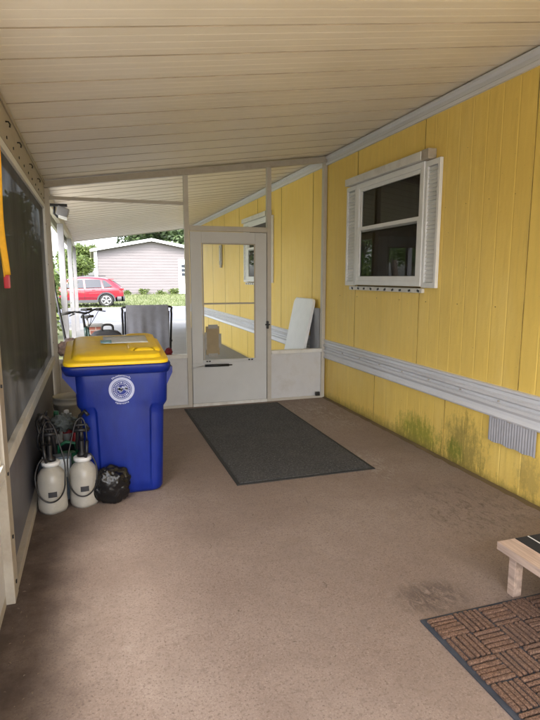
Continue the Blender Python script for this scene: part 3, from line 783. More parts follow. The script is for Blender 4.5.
# ------------------------------------------------------------------ garden sprayers
def sprayer(loc, label, mirror, dz):
    t = thing('garden_sprayer', label, 'sprayer', loc, 'pump sprayers beside the cart')
    x, y, _ = loc
    prof = [(.0, .012), (.055, .004), (.078, .0), (.086, .02), (.088, .06), (.085, .10), (.087, .13), (.087, .20), (.080, .245), (.060, .275), (.042, .288), (.040, .30)]
    b = MB(); b.lathe(x, y, prof, 32, wob=lambda a, z: 1 + (.045 * math.cos(4 * a + .6) if z < .05 else .012 * math.cos(4 * a)))
    b.build('tank', 'jug', t)
    b = MB(); b.lathe(x, y, [(.043, .298), (.055, .302), (.056, .322), (.050, .327), (.036, .328)], 24); b.build('collar', 'white_clean', t)
    b = MB(); b.lathe(x, y, [(.034, .328), (.030, .35), (.016, .36), (.016, .43), (.012, .432)], 16)
    b.tube([(x, y, .43), (x, y, .50)], .010, 8)
    b.tube([(x - .05, y, .50), (x + .05, y, .50)], .013, 10); b.tube([(x - .05, y, .50), (x - .035, y, .535), (x + .035, y, .535), (x + .05, y, .50)], .009, 8)
    b.build('pump_handle', 'black', t)
    s_ = -1 if mirror else 1
    pts = []
    for k in range(29):
        u = k / 28; a = math.pi * (1.0 - 1.9 * u)
        pts.append((x + s_ * .075 * math.cos(a) * (1 - .15 * u) + s_ * .02, y - .10 - .012 * math.sin(u * 3.14), .19 - .14 * math.sin(a) * -1 if False else .20 - .125 * math.sin(math.pi * u) ))
    pts = [(x, y - .03, .335), (x - s_ * .05, y - .07, .36), (x - s_ * .085, y - .085, .28)] + [(x - s_ * .085 * math.cos(math.pi * u), y - .103, .22 - .13 * math.sin(math.pi * u)) for u in [i / 14 for i in range(15)]] + [(x + s_ * .088, y - .08, .33), (x + s_ * .06, y - .05, .45), (x + s_ * .03, y - .03, .56), (x - s_ * .01, y - .02, .585), (x - s_ * .03, y - .03, .53), (x - s_ * .034, y - .04, .44)]
    b = MB(); b.tube(smooth_path(pts, 3), .0050, 8); b.build('hose', 'black', t)
    b = MB(); b.tube([(x - s_ * .034, y - .04, .44), (x - s_ * .028, y - .045, .36), (x - s_ * .02, y - .04, .33)], .011, 8)
    b.tube([(x + s_ * .03, y + .02, .37), (x + s_ * .02, y + .01, .50), (x - s_ * .0, y, .60), (x - s_ * .03, y - .02, .63), (x - s_ * .05, y - .03, .60)], .012, 8)
    b.build('wand', 'black', t)
    b = MB()
    b.grid(6, 1, lambda u, v: (x + .089 * math.sin(R(-12 + u * 34)), y - .089 * math.cos(R(-12 + u * 34)), .115 + v * .035)); b.build('label', 'darkprint', t, normals=False)
    return t
def smooth_path(p, n):
    p = [Vector(q) for q in p]; out = []
    for i in range(len(p) - 1):
        p0, p1, p2, p3 = p[max(0, i - 1)], p[i], p[i + 1], p[min(len(p) - 1, i + 2)]
        for k in range(n):
            t = k / n
            out.append(.5 * ((2 * p1) + (-p0 + p2) * t + (2 * p0 - 5 * p1 + 4 * p2 - p3) * t * t + (-p0 + 3 * p1 - 3 * p2 + p3) * t ** 3))
    out.append(p[-1]); return out
sprayer((-.305, 3.56, 0), 'white pump sprayer nearest the low wall, left of its twin', False, 0)
sprayer((-.115, 3.60, 0), 'white pump sprayer between the other sprayer and black bag', True, 0)

def crumple(name, m, c, r, seed, amp=.25, freq=3, lab=None, cat=None, parent=None, flat=None, sub=4, sharp=False):
    b = MB(); bmesh.ops.create_icosphere(b.bm, subdivisions=sub, radius=1)
    for v in b.bm.verts:
        n = v.co.normalized(); q = n * freq + Vector((seed, seed * .7, 0))
        d = 1 + amp * (noise.noise(q) - .35 * abs(noise.noise(q * 3.7)) - .2 * abs(noise.noise(q * 8.1)) + .5 * abs(noise.noise(q * 2.3)) * 1.6 - .3 * abs(noise.noise(q * 5)))
        p = Vector((n.x * r[0], n.y * r[1], n.z * r[2])) * d
        v.co = Vector(c) + p
        if flat is not None and v.co.z < flat: v.co.z = flat + .001
    for f in b.bm.faces: f.smooth = not sharp
    o = b.build(name, m, parent, normals=False)
    if lab: tag(o, lab, cat)
    return o
crumple('trash_bag', 'blackbag', (.055, 3.575, .115), (.125, .065, .13), 4.3, .2, 1.6, 'crumpled black plastic bag on the floor against the cart', 'plastic bag', flat=0, sub=5)
crumple('plastic_bag', 'pinkbag', (-.255, YF - .01, .72), (.12, .06, .11), 9.1, .4, 3.4, 'crumpled beige and pink plastic bag on the ledge behind cart', 'plastic bag', flat=.617)
o = crumple('red_cloth', 'redcloth', (.78, YF + .005, .645), (.04, .03, .045), 5.1, .4, 3, 'dark red cloth bundled on the ledge right of the cart', 'cloth', flat=.616)

bk = thing('bucket', 'white plastic bucket standing by the low wall behind the clutter', 'bucket', (-.245, 5.2, 0))
b = MB(); b.lathe(-.245, 5.2, [(.125, 0), (.127, .01), (.145, .33), (.152, .335), (.152, .35), (.147, .352), (.147, .385), (.153, .388), (.153, .40), (.144, .40), (.140, .36), (.122, .02), (0, .02)], 32, cap=True)
b.build('pail', 'bucket', bk)
MB().tube([(-.245 + .157 * math.cos(a), 5.2 - .157 * abs(math.sin(a)) * .9, .345 - .12 * math.sin(a)) for a in [math.pi * k / 14 for k in range(15)]], .003, 6).build('handle', 'alu', bk)

# clutter: crate with garden bottles
tc_ = thing('storage_tote', 'dark open storage tote on the floor behind the sprayers', 'tote', (-.23, 4.35, 0))
b = MB(); x0, x1, y0, y1 = -.385, -.14, 4.10, 4.60
b.loft([rrect(x0 + .02, x1 - .02, y0 + .02, y1 - .02, 0, .03, 3), rrect(x0, x1, y0, y1, .26, .03, 3), rrect(x0 - .012, x1 + .012, y0 - .012, y1 + .012, .262, .03, 3), rrect(x0 - .012, x1 + .012, y0 - .012, y1 + .012, .275, .03, 3), rrect(x0 + .004, x1 - .004, y0 + .004, y1 - .004, .275, .03, 3), rrect(x0 + .02, x1 - .02, y0 + .02, y1 - .02, .02, .03, 3)])
b.build('tub', 'suitcase', tc_)
def bottle(x, y, z, r, h, m, capm, lab, tilt=0):
    t = thing('garden_bottle', lab, 'bottle', (x, y, z))
    b = MB(); b.lathe(x, y, [(r * .9, z), (r, z + .01), (r, z + h * .62), (r * .8, z + h * .74), (r * .38, z + h * .84), (r * .36, z + h * .9)], 20); b.build('flask', m, t)
    b = MB(); b.lathe(x, y, [(r * .45, z + h * .88), (r * .45, z + h), (r * .3, z + h * 1.01)], 14); b.build('cap', capm, t)
    b = MB(); b.grid(8, 1, lambda u, v: (x + (r + .0015) * math.sin(R(-60 + u * 120)), y - (r + .0015) * math.cos(R(-60 + u * 120)), z + h * (.15 + .4 * v))); b.build('label', 'label', t, normals=False)
    t.rotation_euler = (R(tilt), R(tilt * .6), 0); return t
bottle(-.33, 4.45, .022, .045, .42, 'label', 'green', 'tall pale bottle with green cap standing in the dark tote', 3)
bottle(-.23, 4.50, .022, .045, .40, 'red', 'white_clean', 'red bottle with white cap at the back of the tote', -4)
bottle(-.19, 4.25, .022, .042, .36, 'red', 'black', 'red bottle with black cap at the tote corner near cart', 5)
bottle(-.29, 4.20, .022, .042, .34, 'jug', 'black', 'off-white bottle with black cap at front of the tote', -3)
crumple('clear_bag', 'clearbag', (-.27, 4.72, .17), (.10, .09, .13), 1.7, .4, 4, 'clear crumpled plastic bag of odds and ends by the bucket', 'plastic bag', flat=0)
crumple('clear_bag', 'clearbag', (-.265, 4.30, .38), (.09, .10, .06), 6.7, .5, 4, 'clear film bag lying over the bottles in the tote', 'plastic bag')
gj = thing('watering_jug', 'dark green plastic jug with a handle between tote and sprayers', 'jug', (-.24, 3.93, 0))
b = MB(); b.loft([rrect(-.30, -.14, 3.86, 4.0, z, .035, 5) if i == 0 else rrect(-.30 + e, -.14 - e, 3.86 + e, 4.0 - e, z, .03, 5) for i, (z, e) in enumerate(((.0, 0), (.01, -.004), (.20, -.004), (.235, .01), (.26, .035)))]); b.build('tank', 'green', gj)
MB().tube([(-.28, 3.93, .24), (-.275, 3.93, .31), (-.23, 3.93, .335), (-.17, 3.93, .32), (-.155, 3.93, .25)], .012, 10).build('handle', 'green', gj)
MB().tube([(-.155, 3.93, .20), (-.12, 3.88, .30)], .014, 10).build('spout', 'green', gj)
bj = thing('plastic_jug', 'blue grey plastic jug against the low wall beside green jug', 'jug', (-.36, 3.83, 0))
b = MB(); b.lathe(-.365, 3.83, [(.04, 0), (.045, .01), (.045, .18), (.035, .22), (.015, .24)], 20); b.build('flask', 'bluegrey', bj)
b = MB(); b.lathe(-.365, 3.83, [(.018, .24), (.018, .27), (.012, .272)], 14); b.build('cap', 'white_clean', bj)
bx = thing('carton', 'small pale grey carton standing behind the left sprayer', 'box', (-.25, 3.73, 0))
MB().box(-.33, -.19, 3.70, 3.78, 0, .30, .003).build('panel', 'bluegrey', bx)
MB().box(-.32, -.20, 3.6985, 3.6995, .16, .285).build('label', 'label', bx)
# hose coil hanging behind the sprayers
b = MB()
pts = []
for k in range(70):
    a = k / 70 * math.pi * 7; pts.append((-.36 + .03 * math.sin(a * 1.3), 3.80 + .10 * math.cos(a), .44 + .11 * math.sin(a) + .0006 * k))
b.tube(pts, .009, 6); o = b.build('coiled_hose', 'black'); tag(o, 'tangle of black hose resting against the low wall over the jugs', 'hose')

# ------------------------------------------------------------------ outside under the carport
# leaning pole
pl = thing('leaning_pole', 'black pole leaning in the corner just outside the left post', 'pole', (-.25, 6.35, 0))
MB().tube([(-.20, 6.42, .0), (-.40, 6.30, 1.42)], .014, 8).build('shaft', 'black', pl)
MB().tube([(-.395, 6.303, 1.38), (-.412, 6.293, 1.50)], .022, 8).build('grip', 'rubber', pl)

# bicycle
def bicycle():
    t = thing('bicycle', 'dark bicycle parked under the carport beyond the partition', 'bicycle', (0, 0, 0))
    r = .33; rear, front = (-.52, 0, r), (.52, 0, r)
    for cx in (-.52, .52):
        b = MB(); b.tube([(cx + r * math.cos(a), 0, r + r * math.sin(a)) for a in [2 * math.pi * k / 40 for k in range(41)]], .021, 8, caps=False)
        w = b.build('wheel', 'rubber', t)
        b = MB(); b.tube([(cx + (r - .03) * math.cos(a), 0, r + (r - .03) * math.sin(a)) for a in [2 * math.pi * k / 40 for k in range(41)]], .009, 6, caps=False)
        for k in range(18):
            a = 2 * math.pi * k / 18; b.tube([(cx, .02 * (-1) ** k, r), (cx + (r - .03) * math.cos(a), 0, r + (r - .03) * math.sin(a))], .0014, 4)
        b.tube([(cx, -.05, r), (cx, .05, r)], .02, 10); b.build('rim', 'alu', w)
    b = MB(); bb = (-.08, 0, .29); seat = (-.22, 0, .82); head = (.36, 0, .86); hd2 = (.40, 0, .74)
    for p, q, rr in ((bb, seat, .016), (seat, head, .016), (bb, hd2, .018), (head, hd2, .02)): b.tube([p, q], rr, 10)
    for s_ in (-.05, .05):
        b.tube([bb, (-.52, s_, r)], .009, 8); b.tube([(-.20, 0, .76), (-.52, s_, r)], .009, 8); b.tube([hd2, (.44, s_, .70), (.52, s_, r)], .012, 8)
    b.build('frame', 'bikeframe', t)
    b = MB(); b.tube([(.35, 0, .86), (.34, 0, 1.02), (.40, 0, 1.04)], .015, 10)
    b.tube(smooth_path([(.34, -.31, 1.06), (.38, -.16, 1.07), (.40, 0, 1.04), (.38, .16, 1.07), (.34, .31, 1.06)], 4), .012, 8); h = b.build('handlebar', 'blackm', t); st_a = R(48); h.rotation_euler = (0, 0, st_a); h.location = (.36 - .36 * math.cos(st_a), -.36 * math.sin(st_a), 0)
    for s_ in (-1, 1):
        MB().tube([(.36, s_ * .22, 1.067), (.335, s_ * .33, 1.06)], .019, 10).build('grip', 'rubber', h)
        MB().tube([(.37, s_ * .20, 1.06), (.43, s_ * .22, 1.05), (.43, s_ * .30, 1.035)], .007, 6).build('brake_lever', 'blackm', h)
        MB().tube(smooth_path([(.37, s_ * .19, 1.06), (.50, s_ * .12, 1.08), (.50, s_ * .03, .98), (.40, 0, .85)], 5), .004, 6).build('cable', 'black', h)
    b = MB(); b.box(.36, .46, -.05, .05, 1.07, 1.10, .01); b.build('mount', 'black', h)
    b = MB(); b.loft([[(-.36, -.085, .93), (-.36, .085, .93), (-.36, .085, .965), (-.36, -.085, .965)], [(-.24, -.05, .94), (-.24, .05, .94), (-.24, .05, .975), (-.24, -.05, .975)], [(-.10, -.018, .94), (-.10, .018, .94), (-.10, .018, .96), (-.10, -.018, .96)]]); b.build('saddle', 'rubber', t)
    MB().tube([seat, (-.245, 0, .94)], .013, 8).build('seat_post', 'alu', t)
    b = MB(); b.tube([(-.08, .03, .29), (-.08, .045, .29)], .09, 24); b.tube([(-.08, .05, .29), (.02, .06, .16)], .009, 8); b.tube([(-.08, -.05, .29), (-.18, -.06, .42)], .009, 8)
    b.box(-.02, .06, .06, .15, .15, .17, .004); b.box(-.22, -.14, -.15, -.06, .41, .43, .004); b.build('crank', 'blackm', t)
    return t
bc = bicycle(); bc.location = (-.05, 7.42, 0); bc.rotation_euler = (R(3), 0, R(-92))

# suitcase
su = thing('suitcase', 'dark upright suitcase with its top handle raised behind the cart', 'suitcase', (.14, 6.85, 0))
b = MB(); b.loft([rrect(-.06 + e, .33 - e, 6.75 + e * .3, 6.98 - e * .3, z, .05, 6) for z, e in ((.05, .03), (.08, 0), (.72, 0), (.79, .02), (.825, .06), (.84, .12))]); b.build('shell', 'suitcase', su)
b = MB(); b.tube(smooth_path([(.085, 6.86, .83), (.09, 6.86, .885), (.12, 6.86, .905), (.18, 6.86, .905), (.21, 6.86, .885), (.215, 6.86, .83)], 4), .014, 8); b.build('handle', 'black', su)
for x in (0, .26):
    MB().tube([(x - .015, 6.9, .03), (x + .015, 6.9, .03)], .03, 12).build('wheel', 'rubber', su)

# folding chair with towel
ch = thing('folding_chair', 'black tubular folding chair facing away under a grey towel', 'chair', (.66, 7.25, 0))
xa, xb = .35, .97; yb_ = 7.2
b = MB(); b.tube(smooth_path([(xa, 7.36, .42), (xa, 7.22, .85), (xa, 7.18, 1.04), (xa + .05, 7.17, 1.10), (xb - .05, 7.17, 1.10), (xb, 7.18, 1.04), (xb, 7.22, .85), (xb, 7.36, .42)], 4), .014, 8); b.build('back_frame', 'blackm', ch)
b = MB(); b.tube([(xa, 7.30, .42), (xa, 7.82, .44), (xb, 7.82, .44), (xb, 7.30, .42)], .013, 8); b.build('seat_frame', 'blackm', ch)
for x in (xa, xb):
    MB().tube([(x, 7.32, .60), (x, 7.85, .0)], .013, 8).build('leg', 'blackm', ch)
    MB().tube([(x, 7.74, .60), (x, 7.18, .0)], .013, 8).build('leg', 'blackm', ch)
    MB().tube([(x, 7.24, .64), (x, 7.78, .64)], .017, 8).build('armrest', 'blackm', ch)
b = MB(); b.grid(6, 6, lambda u, v: (xa + .02 + u * (xb - xa - .04), 7.33 + v * .48, .42 - .03 * math.sin(u * math.pi))); b.build('seat', 'chairfab', ch, normals=False, solid=.004)
b = MB(); b.grid(6, 6, lambda u, v: (xa + .02 + u * (xb - xa - .04), 7.36 - v * .17, .46 + v * .58)); b.build('backrest', 'chairfab', ch, normals=False, solid=.004)
b = MB()
def tw(u, v):
    s_ = v * 1.35
    x = xa + .045 + u * (xb - xa - .09); fold = (.012 * math.sin(u * 13 + math.sin(v * 3 + u * 4) * 1.1) + .005 * math.sin(u * 29 + v * 2)) * min(1, abs(s_ - .72) * 2.5)
    if s_ < .66: return (x + .02 * (u - .5) * (1 - v), 7.145 + (.66 - s_) * -.02 + fold, 1.105 - (.66 - s_))
    if s_ < .76: a = (s_ - .66) / .1 * math.pi; return (x, 7.17 - .028 * math.cos(a), 1.105 + .016 * math.sin(a))
    return (x, 7.20 + (s_ - .76) * .1 + fold, 1.105 - (s_ - .76))
b.grid(60, 60, tw); o = b.build('towel', 'towel', None, normals=False, solid=.005); tag(o, 'grey towel hanging in folds over the back of the chair', 'towel')

# folding table leaning and grey board
ft = thing('folding_table', 'white folded table leaning on edge against the yellow wall', 'folding table', (2.5, 6.55, 0))
b = MB(); rings = []
L_ = 1.22; lean = R(12)
def tp(y, s_, t): return (2.40 + s_ * math.sin(lean) - t * math.cos(lean), y, s_ * math.cos(lean) + t * math.sin(lean) + .01)
ol = []
for (cyy, cs, a0) in ((6.86, L_ - .07, 0), (6.34, L_ - .07, 90), (6.34, .07, 180), (6.86, .07, 270)):
    for k in range(7):
        a = R(a0 + 90 * k / 6); ol.append((cyy + .07 * math.cos(a) * 1, cs + .07 * math.sin(a)))
b.loft([[tp(y + (6.64 - y) * e, s_ + (L_ / 2 - s_) * e, t) for y, s_ in ol] for t, e in ((0, .03), (.005, 0), (.035, 0), (.042, .02))], smooth=False)
b.build('tabletop', 'white_clean', ft)
b = MB()
for y in (6.40, 6.82): b.tube([tp(y, .1, -.015), tp(y, 1.1, -.015)], .012, 8)
b.build('leg', 'grey', ft)
o = MB().box(2.625, 2.648, 6.13, 6.40, .01, 1.10, .008).build('grey_board', 'grey'); tag(o, 'narrow grey board standing flat on the wall behind the white table', 'board')

bp = thing('brick_pillar', 'short red brick pillar at the carport edge beyond the bicycle', 'pillar', (.02, 10.0, 0))
MB().box(-.13, .13, 9.9, 10.16, -.004, .62, .003).build('shaft', 'brick', bp)
MB().box(-.15, .15, 9.88, 10.18, .62, .66, .004).build('cap', 'concrete', bp)

# ------------------------------------------------------------------ car
def suv():
    t = thing('parked_car', 'red compact SUV parked at the kerb before the pale house', 'car', (0, 0, 0))
    # s along length: rear 0 -> front 4.6 ; local x = -s ; y half width
    st_ = [  # s, zbot, zbelt, zroof, halfw, roofhalf
        (0.00, .45, .78, .80, .70, .60), (.04, .36, .92, .96, .80, .62), (.12, .30, 1.02, 1.12, .87, .60), (.35, .27, 1.06, 1.30, .91, .58), (.62, .26, 1.06, 1.50, .925, .60), (.98, .25, 1.05, 1.63, .93, .62),
        (1.6, .24, 1.03, 1.69, .93, .63), (2.3, .24, 1.01, 1.68, .93, .62), (2.75, .24, 1.00, 1.60, .93, .60), (3.1, .24, 1.00, 1.36, .92, .60), (3.45, .25, 1.00, 1.08, .92, .62), (3.9, .26, .96, .99, .91, .66),
        (4.3, .28, .86, .88, .86, .62), (4.55, .32, .70, .72, .76, .55), (4.62, .42, .60, .62, .66, .5)]
    rings = []
    for s_, zb, zl, zr, hw, rh in st_:
        half = [(hw * .85, zb), (hw * .98, zb + .12), (hw, (zb + zl) * .5), (hw * .985, zl - .06), (hw * .95, zl), (rh + (hw * .93 - rh) * .45, zl + (zr - zl) * .55), (rh * 1.02, zr - .04 * min(1, (zr - zl) * 3)), (rh * .8, zr), (0, zr + .012)]
        rings.append([(-s_, y, z) for y, z in half] + [(-s_, -y, z) for y, z in half[:-1][::-1]])
    b = MB(); b.loft(rings)
    body = b.build('body', 'carpaint', t)
    md = body.modifiers.new('S', 'SUBSURF'); md.levels = 2; md.render_levels = 2
    cut = MB()
    for s_ in (.92, 3.62): cut.tube([(-s_, -1.2, .36), (-s_, 1.2, .36)], .405, 32)
    cut = cut.build('cut', 'black')
    bo = body.modifiers.new('B', 'BOOLEAN'); bo.object = cut; bo.solver = 'EXACT'
    bpy.context.view_layer.update()
    dg = bpy.context.evaluated_depsgraph_get()
    me = bpy.data.meshes.new_from_object(body.evaluated_get(dg)); body.modifiers.clear(); body.data = me
    me.materials.clear(); me.materials.append(M['carpaint'])
    bpy.data.objects.remove(cut)
    for s_ in (.92, 3.62):
        for sd in (-1, 1):
            b = MB(); b.lathe(0, 0, [(.20, -.10), (.33, -.11), (.355, -.09), (.36, 0), (.355, .09), (.33, .11), (.20, .10)], 32)
            bmesh.ops.rotate(b.bm, verts=b.bm.verts, cent=(0, 0, 0), matrix=RX(90)); bmesh.ops.translate(b.bm, verts=b.bm.verts, vec=(-s_, sd * .80, .36))
            w = b.build('wheel', 'rubber', t)
            b = MB(); yo = sd * .905
            b.tube([(-s_, yo - sd * .03, .36), (-s_, yo - sd * .05, .36)], .225, 32)
            for k in range(5):
                a = 2 * math.pi * k / 5 + .3
                for da in (-.13, .13):
                    b.tube([(-s_ + .04 * math.cos(a), yo - sd * .005, .36 + .04 * math.sin(a)), (-s_ + .235 * math.cos(a + da), yo, .36 + .235 * math.sin(a + da))], .024, 6)
            b.tube([(-s_, yo - sd * .02, .36), (-s_, yo + sd * .012, .36)], .05, 16)
            b.tube([(-s_ + .235 * math.cos(q), yo - sd * .01, .36 + .235 * math.sin(q)) for q in [2 * math.pi * k / 32 for k in range(33)]], .018, 6, caps=False)
            b.build('rim', 'alu', w)
            b = MB()
            n = 20
            for k in range(n):
                a = math.pi * (k / n) * 1.1 - .15; c = math.pi * ((k + 1) / n) * 1.1 - .15
                b.poly([(-s_ + r * math.cos(q), sd * (.925 + (.006 if r > .41 else .0)), .36 + r * math.sin(q)) for r, q in ((.395, a), (.47, a), (.47, c), (.395, c))])
            b.build('wheel_arch', 'cladding', t, normals=False, solid=.03)
            b = MB(); b.tube([(-s_, sd * .62, .36), (-s_, sd * .60, .36)], .40, 24); b.build('wheel_well', 'black', t)
    for sd in (-1, 1):
        MB().box(-3.18, -1.36, sd * .93 - .02, sd * .93 + .02, .24, .40, .01).build('sill_cladding', 'cladding', t)
        # side windows
        for poly_ in ([(.58, 1.14), (1.02, 1.08), (1.10, 1.50), (.96, 1.48)], [(1.12, 1.08), (1.92, 1.06), (1.96, 1.53), (1.18, 1.52)], [(2.00, 1.06), (3.02, 1.06), (2.62, 1.50), (2.04, 1.53)]):
            b = MB(); pts = []
            for s_, z in poly_:
                yy = .925 - (z - 1.03) * .46
                pts.append((-s_, sd * yy, z))
            b.poly(pts); b.build('side_window', 'carglass', t, normals=False, solid=.012)
        MB().box(-2.98, -2.86, sd * .92, sd * 1.06, 1.04, 1.16, .02).build('mirror', 'carpaint', t)
        for s_ in (1.45, 2.35): MB().box(-s_ - .16, -s_, sd * .935 - .012, sd * .935 + .012, .93, .96, .006).build('door_handle', 'carpaint', t)
        b = MB()
        for s_ in (1.12, 1.98, 3.02): b.box(-s_ - .006, -s_ + .006, sd * .932 - .004, sd * .932 + .004, .44, 1.04)
        b.box(-3.02, -1.12, sd * .936 - .004, sd * .936 + .004, .52, .535); b.build('door_seam', 'black', t)
        MB().box(-.42, -.02, sd * .845 - .03, sd * .845 + .035, .93, 1.04, .02, rot=RZ(sd * 10)).build('taillight', 'taillight', t)
        MB().box(-4.5, -4.2, sd * .78 - .05, sd * .78 + .05, .72, .82, .02, rot=RZ(-sd * 25)).build('headlight', 'label', t)
        MB().tube([(-.9, sd * .60, 1.72), (-2.5, sd * .60, 1.73)], .015, 6).build('roof_rail', 'blackm', t)
    b = MB(); b.loft([rrect(-.55, .03, -.90, .90, z, .18, 5) for z in (.30, .58)]); b.build('rear_bumper', 'cladding', t)
    b = MB(); b.loft([rrect(-4.68, -4.1, -.86, .86, z, .2, 5) for z in (.28, .50)]); b.build('front_bumper', 'cladding', t)
    b = MB(); b.poly([(-.13, -.55, 1.12), (-.13, .55, 1.12), (-.54, .50, 1.45), (-.54, -.50, 1.45)]); b.build('rear_window', 'carglass', t, normals=False, solid=.03)
    b = MB(); b.poly([(-3.32, -.60, 1.14), (-3.32, .60, 1.14), (-2.84, .54, 1.56), (-2.84, -.54, 1.56)]); b.build('windscreen', 'carglass', t, normals=False, solid=.03)
    b = MB(); b.box(-.80, -.50, -.52, .52, 1.52, 1.56, .01); b.build('spoiler', 'carpaint', t)
    return t
car = suv(); car.location = (1.50, 29.0, .015); car.scale = (.95, 1, .88)

# ------------------------------------------------------------------ neighbour house
nh = thing('neighbour_house', 'pale pink-grey lap-sided house with low white gable across the street', 'house', (4.1, 40, .2))
HX0, HX1, HXP, HZ, HP = .30, 7.95, 4.12, 3.30, 4.02
b = MB(); z = .18
while z < HP:
    z2 = min(z + .2, HP)
    def xl(zz): return (HX0, HX1) if zz <= HZ else (HX0 + (HXP - HX0) * (zz - HZ) / (HP - HZ), HX1 - (HX1 - HXP) * (zz - HZ) / (HP - HZ))
    a0, a1 = xl(z); c0, c1 = xl(z2)
    b.poly([(a0, 39.985, z), (a1, 39.985, z), (c1, 40.0, z2), (c0, 40.0, z2)])
    b.poly([(a0, 40.0, z), (a1, 40.0, z), (a1, 39.985, z), (a0, 39.985, z)])
    z = z2
b.build('front_wall', 'lap', nh, normals=False)
MB().box(HX0, HX1, 40.01, 56, .15, HZ).build('side_wall', 'lap', nh)
b = MB()
for (xa_, za, xb_, zb) in ((HX0 - .3, HZ - .03, HXP, HP + .03), (HXP, HP + .03, HX1 + .3, HZ - .03)):
    b.loft([[(xa_, yy, za + d), (xb_, yy, zb + d)][::1] + [(xb_, yy, zb + d + .1), (xa_, yy, za + d + .1)] for yy, d in ((39.65, .0), (56.3, .0))], smooth=False)
b.build('roof', 'roofing', nh)
b = MB()
for (xa_, za, xb_, zb) in ((HX0 - .3, HZ - .03, HXP, HP + .03), (HXP, HP + .03, HX1 + .3, HZ - .03)):
    b.loft([[(xa_, yy, za - .06), (xb_, yy, zb - .06), (xb_, yy, zb + .13), (xa_, yy, za + .13)] for yy in (39.60, 39.645)], smooth=False)
b.build('rake_trim', 'white_clean', nh)
MB().box(HX0 - .38, HX0 - .28, 39.6, 56, HZ - .07, HZ + .04).build('gutter', 'white_clean', nh)
MB().box(HX0 - .02, HX0 + .1, 39.93, 39.960, .2, HZ).build('corner_board', 'white_clean', nh)
MB().box(HX0 - .12, HX0 - .04, 39.9, 39.98, .2, HZ).build('downpipe', 'white_clean', nh)
MB().box(6.0, 7.6, 39.93, 39.960, .25, 2.75).build('porch_door', 'white_clean', nh)
b = MB()
for k in range(3): b.box(6.22, 6.62, 39.91, 39.929, 1.55 + k * .3, 1.78 + k * .3)
b.build('door_pane', 'carglass', nh)
MB().tube([(5.9, 42, 3.6), (5.9, 42, 4.15)], .05, 10).build('vent_pipe', 'white_clean', nh)

# ------------------------------------------------------------------ vegetation
def leaves(b, c, rad, n, size, seed=0, shell=.55):
    rnd = random.Random(seed)
    for i in range(n):
        while True:
            p = Vector((rnd.uniform(-1, 1), rnd.uniform(-1, 1), rnd.uniform(-1, 1)))
            if p.length <= 1: break
        if p.length < shell and rnd.random() < .5: p = p.normalized() * rnd.uniform(shell, 1)
        q = Vector((c[0] + p.x * rad[0], c[1] + p.y * rad[1], c[2] + p.z * rad[2]))
        a = Vector((rnd.uniform(-1, 1), rnd.uniform(-1, 1), rnd.uniform(-.7, .5))).normalized()
        d = a.cross(Vector((rnd.uniform(-1, 1), rnd.uniform(-1, 1), rnd.uniform(-1, 1)))).normalized()
        s_ = size * rnd.uniform(.6, 1.4)
        b.poly([q, q + a * s_ * .5 + d * s_ * .25, q + a * s_, q + a * s_ * .5 - d * s_ * .25])
def tree(x, y, h, cr, lab, m='leaf_mid', seed=1, n=9000, size=.28, group=None):
    rnd = random.Random(seed)
    t = thing('tree', lab, 'tree', (x, y, 0), group)
    b = MB(); th_ = h * .45
    b.tube([(x, y, -.1), (x + .05, y, th_ * .5), (x - .05, y + .05, th_), (x, y, h * .75)], .03 * h, 10, taper=[1.2, .9, .75, .3])
    tips = []
    for k in range(7):
        a = k * 2 * math.pi / 7 + rnd.uniform(-.3, .3); r = cr * rnd.uniform(.5, .8); z = h * rnd.uniform(.55, .9)
        b.tube([(x, y, th_ * rnd.uniform(.7, 1)), (x + r * .5 * math.cos(a), y + r * .5 * math.sin(a), (th_ + z) / 2), (x + r * math.cos(a), y + r * math.sin(a), z)], .012 * h, 6, taper=[1, .6, .25])
        tips.append((x + r * math.cos(a), y + r * math.sin(a), z))
    b.build('trunk', 'bark', t)
    b = MB()
    cl = tips + [(x, y, h * .85)] + [(x + rnd.uniform(-1, 1) * cr * .8, y + rnd.uniform(-1, 1) * cr * .8, h * rnd.uniform(.5, .92)) for _ in range(9)]
    for i, c in enumerate(cl):
        r = cr * rnd.uniform(.22, .45)
        leaves(b, c, (r, r, r * .75), n // len(cl), size, seed * 31 + i)
    b.build('crown', m, t, normals=False)
    return t
tree(7.0, 60, 8.2, 5.0, 'dark leafy tree rising behind the middle of the pale house roof', 'leaf_dark', 1, 12000, .45, 'trees behind the neighbour house')
tree(12.5, 64, 9.2, 5.0, 'tall dark tree behind the right end of the pale house', 'leaf_dark', 2, 11000, .45, 'trees behind the neighbour house')
tree(-1.2, 62, 5.0, 2.2, 'small loose tree left of the pale house gable', 'leaf_bright', 3, 5000, .3, 'trees behind the neighbour house')
tree(-7.5, 46, 8.0, 4.2, 'broad green tree beyond the parked car', 'leaf_mid', 4, 8000, .4)
tree(-5.6, 21.0, 6.0, 2.4, 'leafy tree by the road left of the carport posts', 'leaf_mid', 6, 9000, .24)
tree(-5.8, 14.5, 6.0, 2.6, 'bushy tree reflected in the window, left of the carport', 'leaf_mid', 8, 8000, .24)
tree(-9.5, 9.0, 7.0, 3.0, 'big tree on the side lawn left of the carport', 'leaf_mid', 9, 7000, .3)

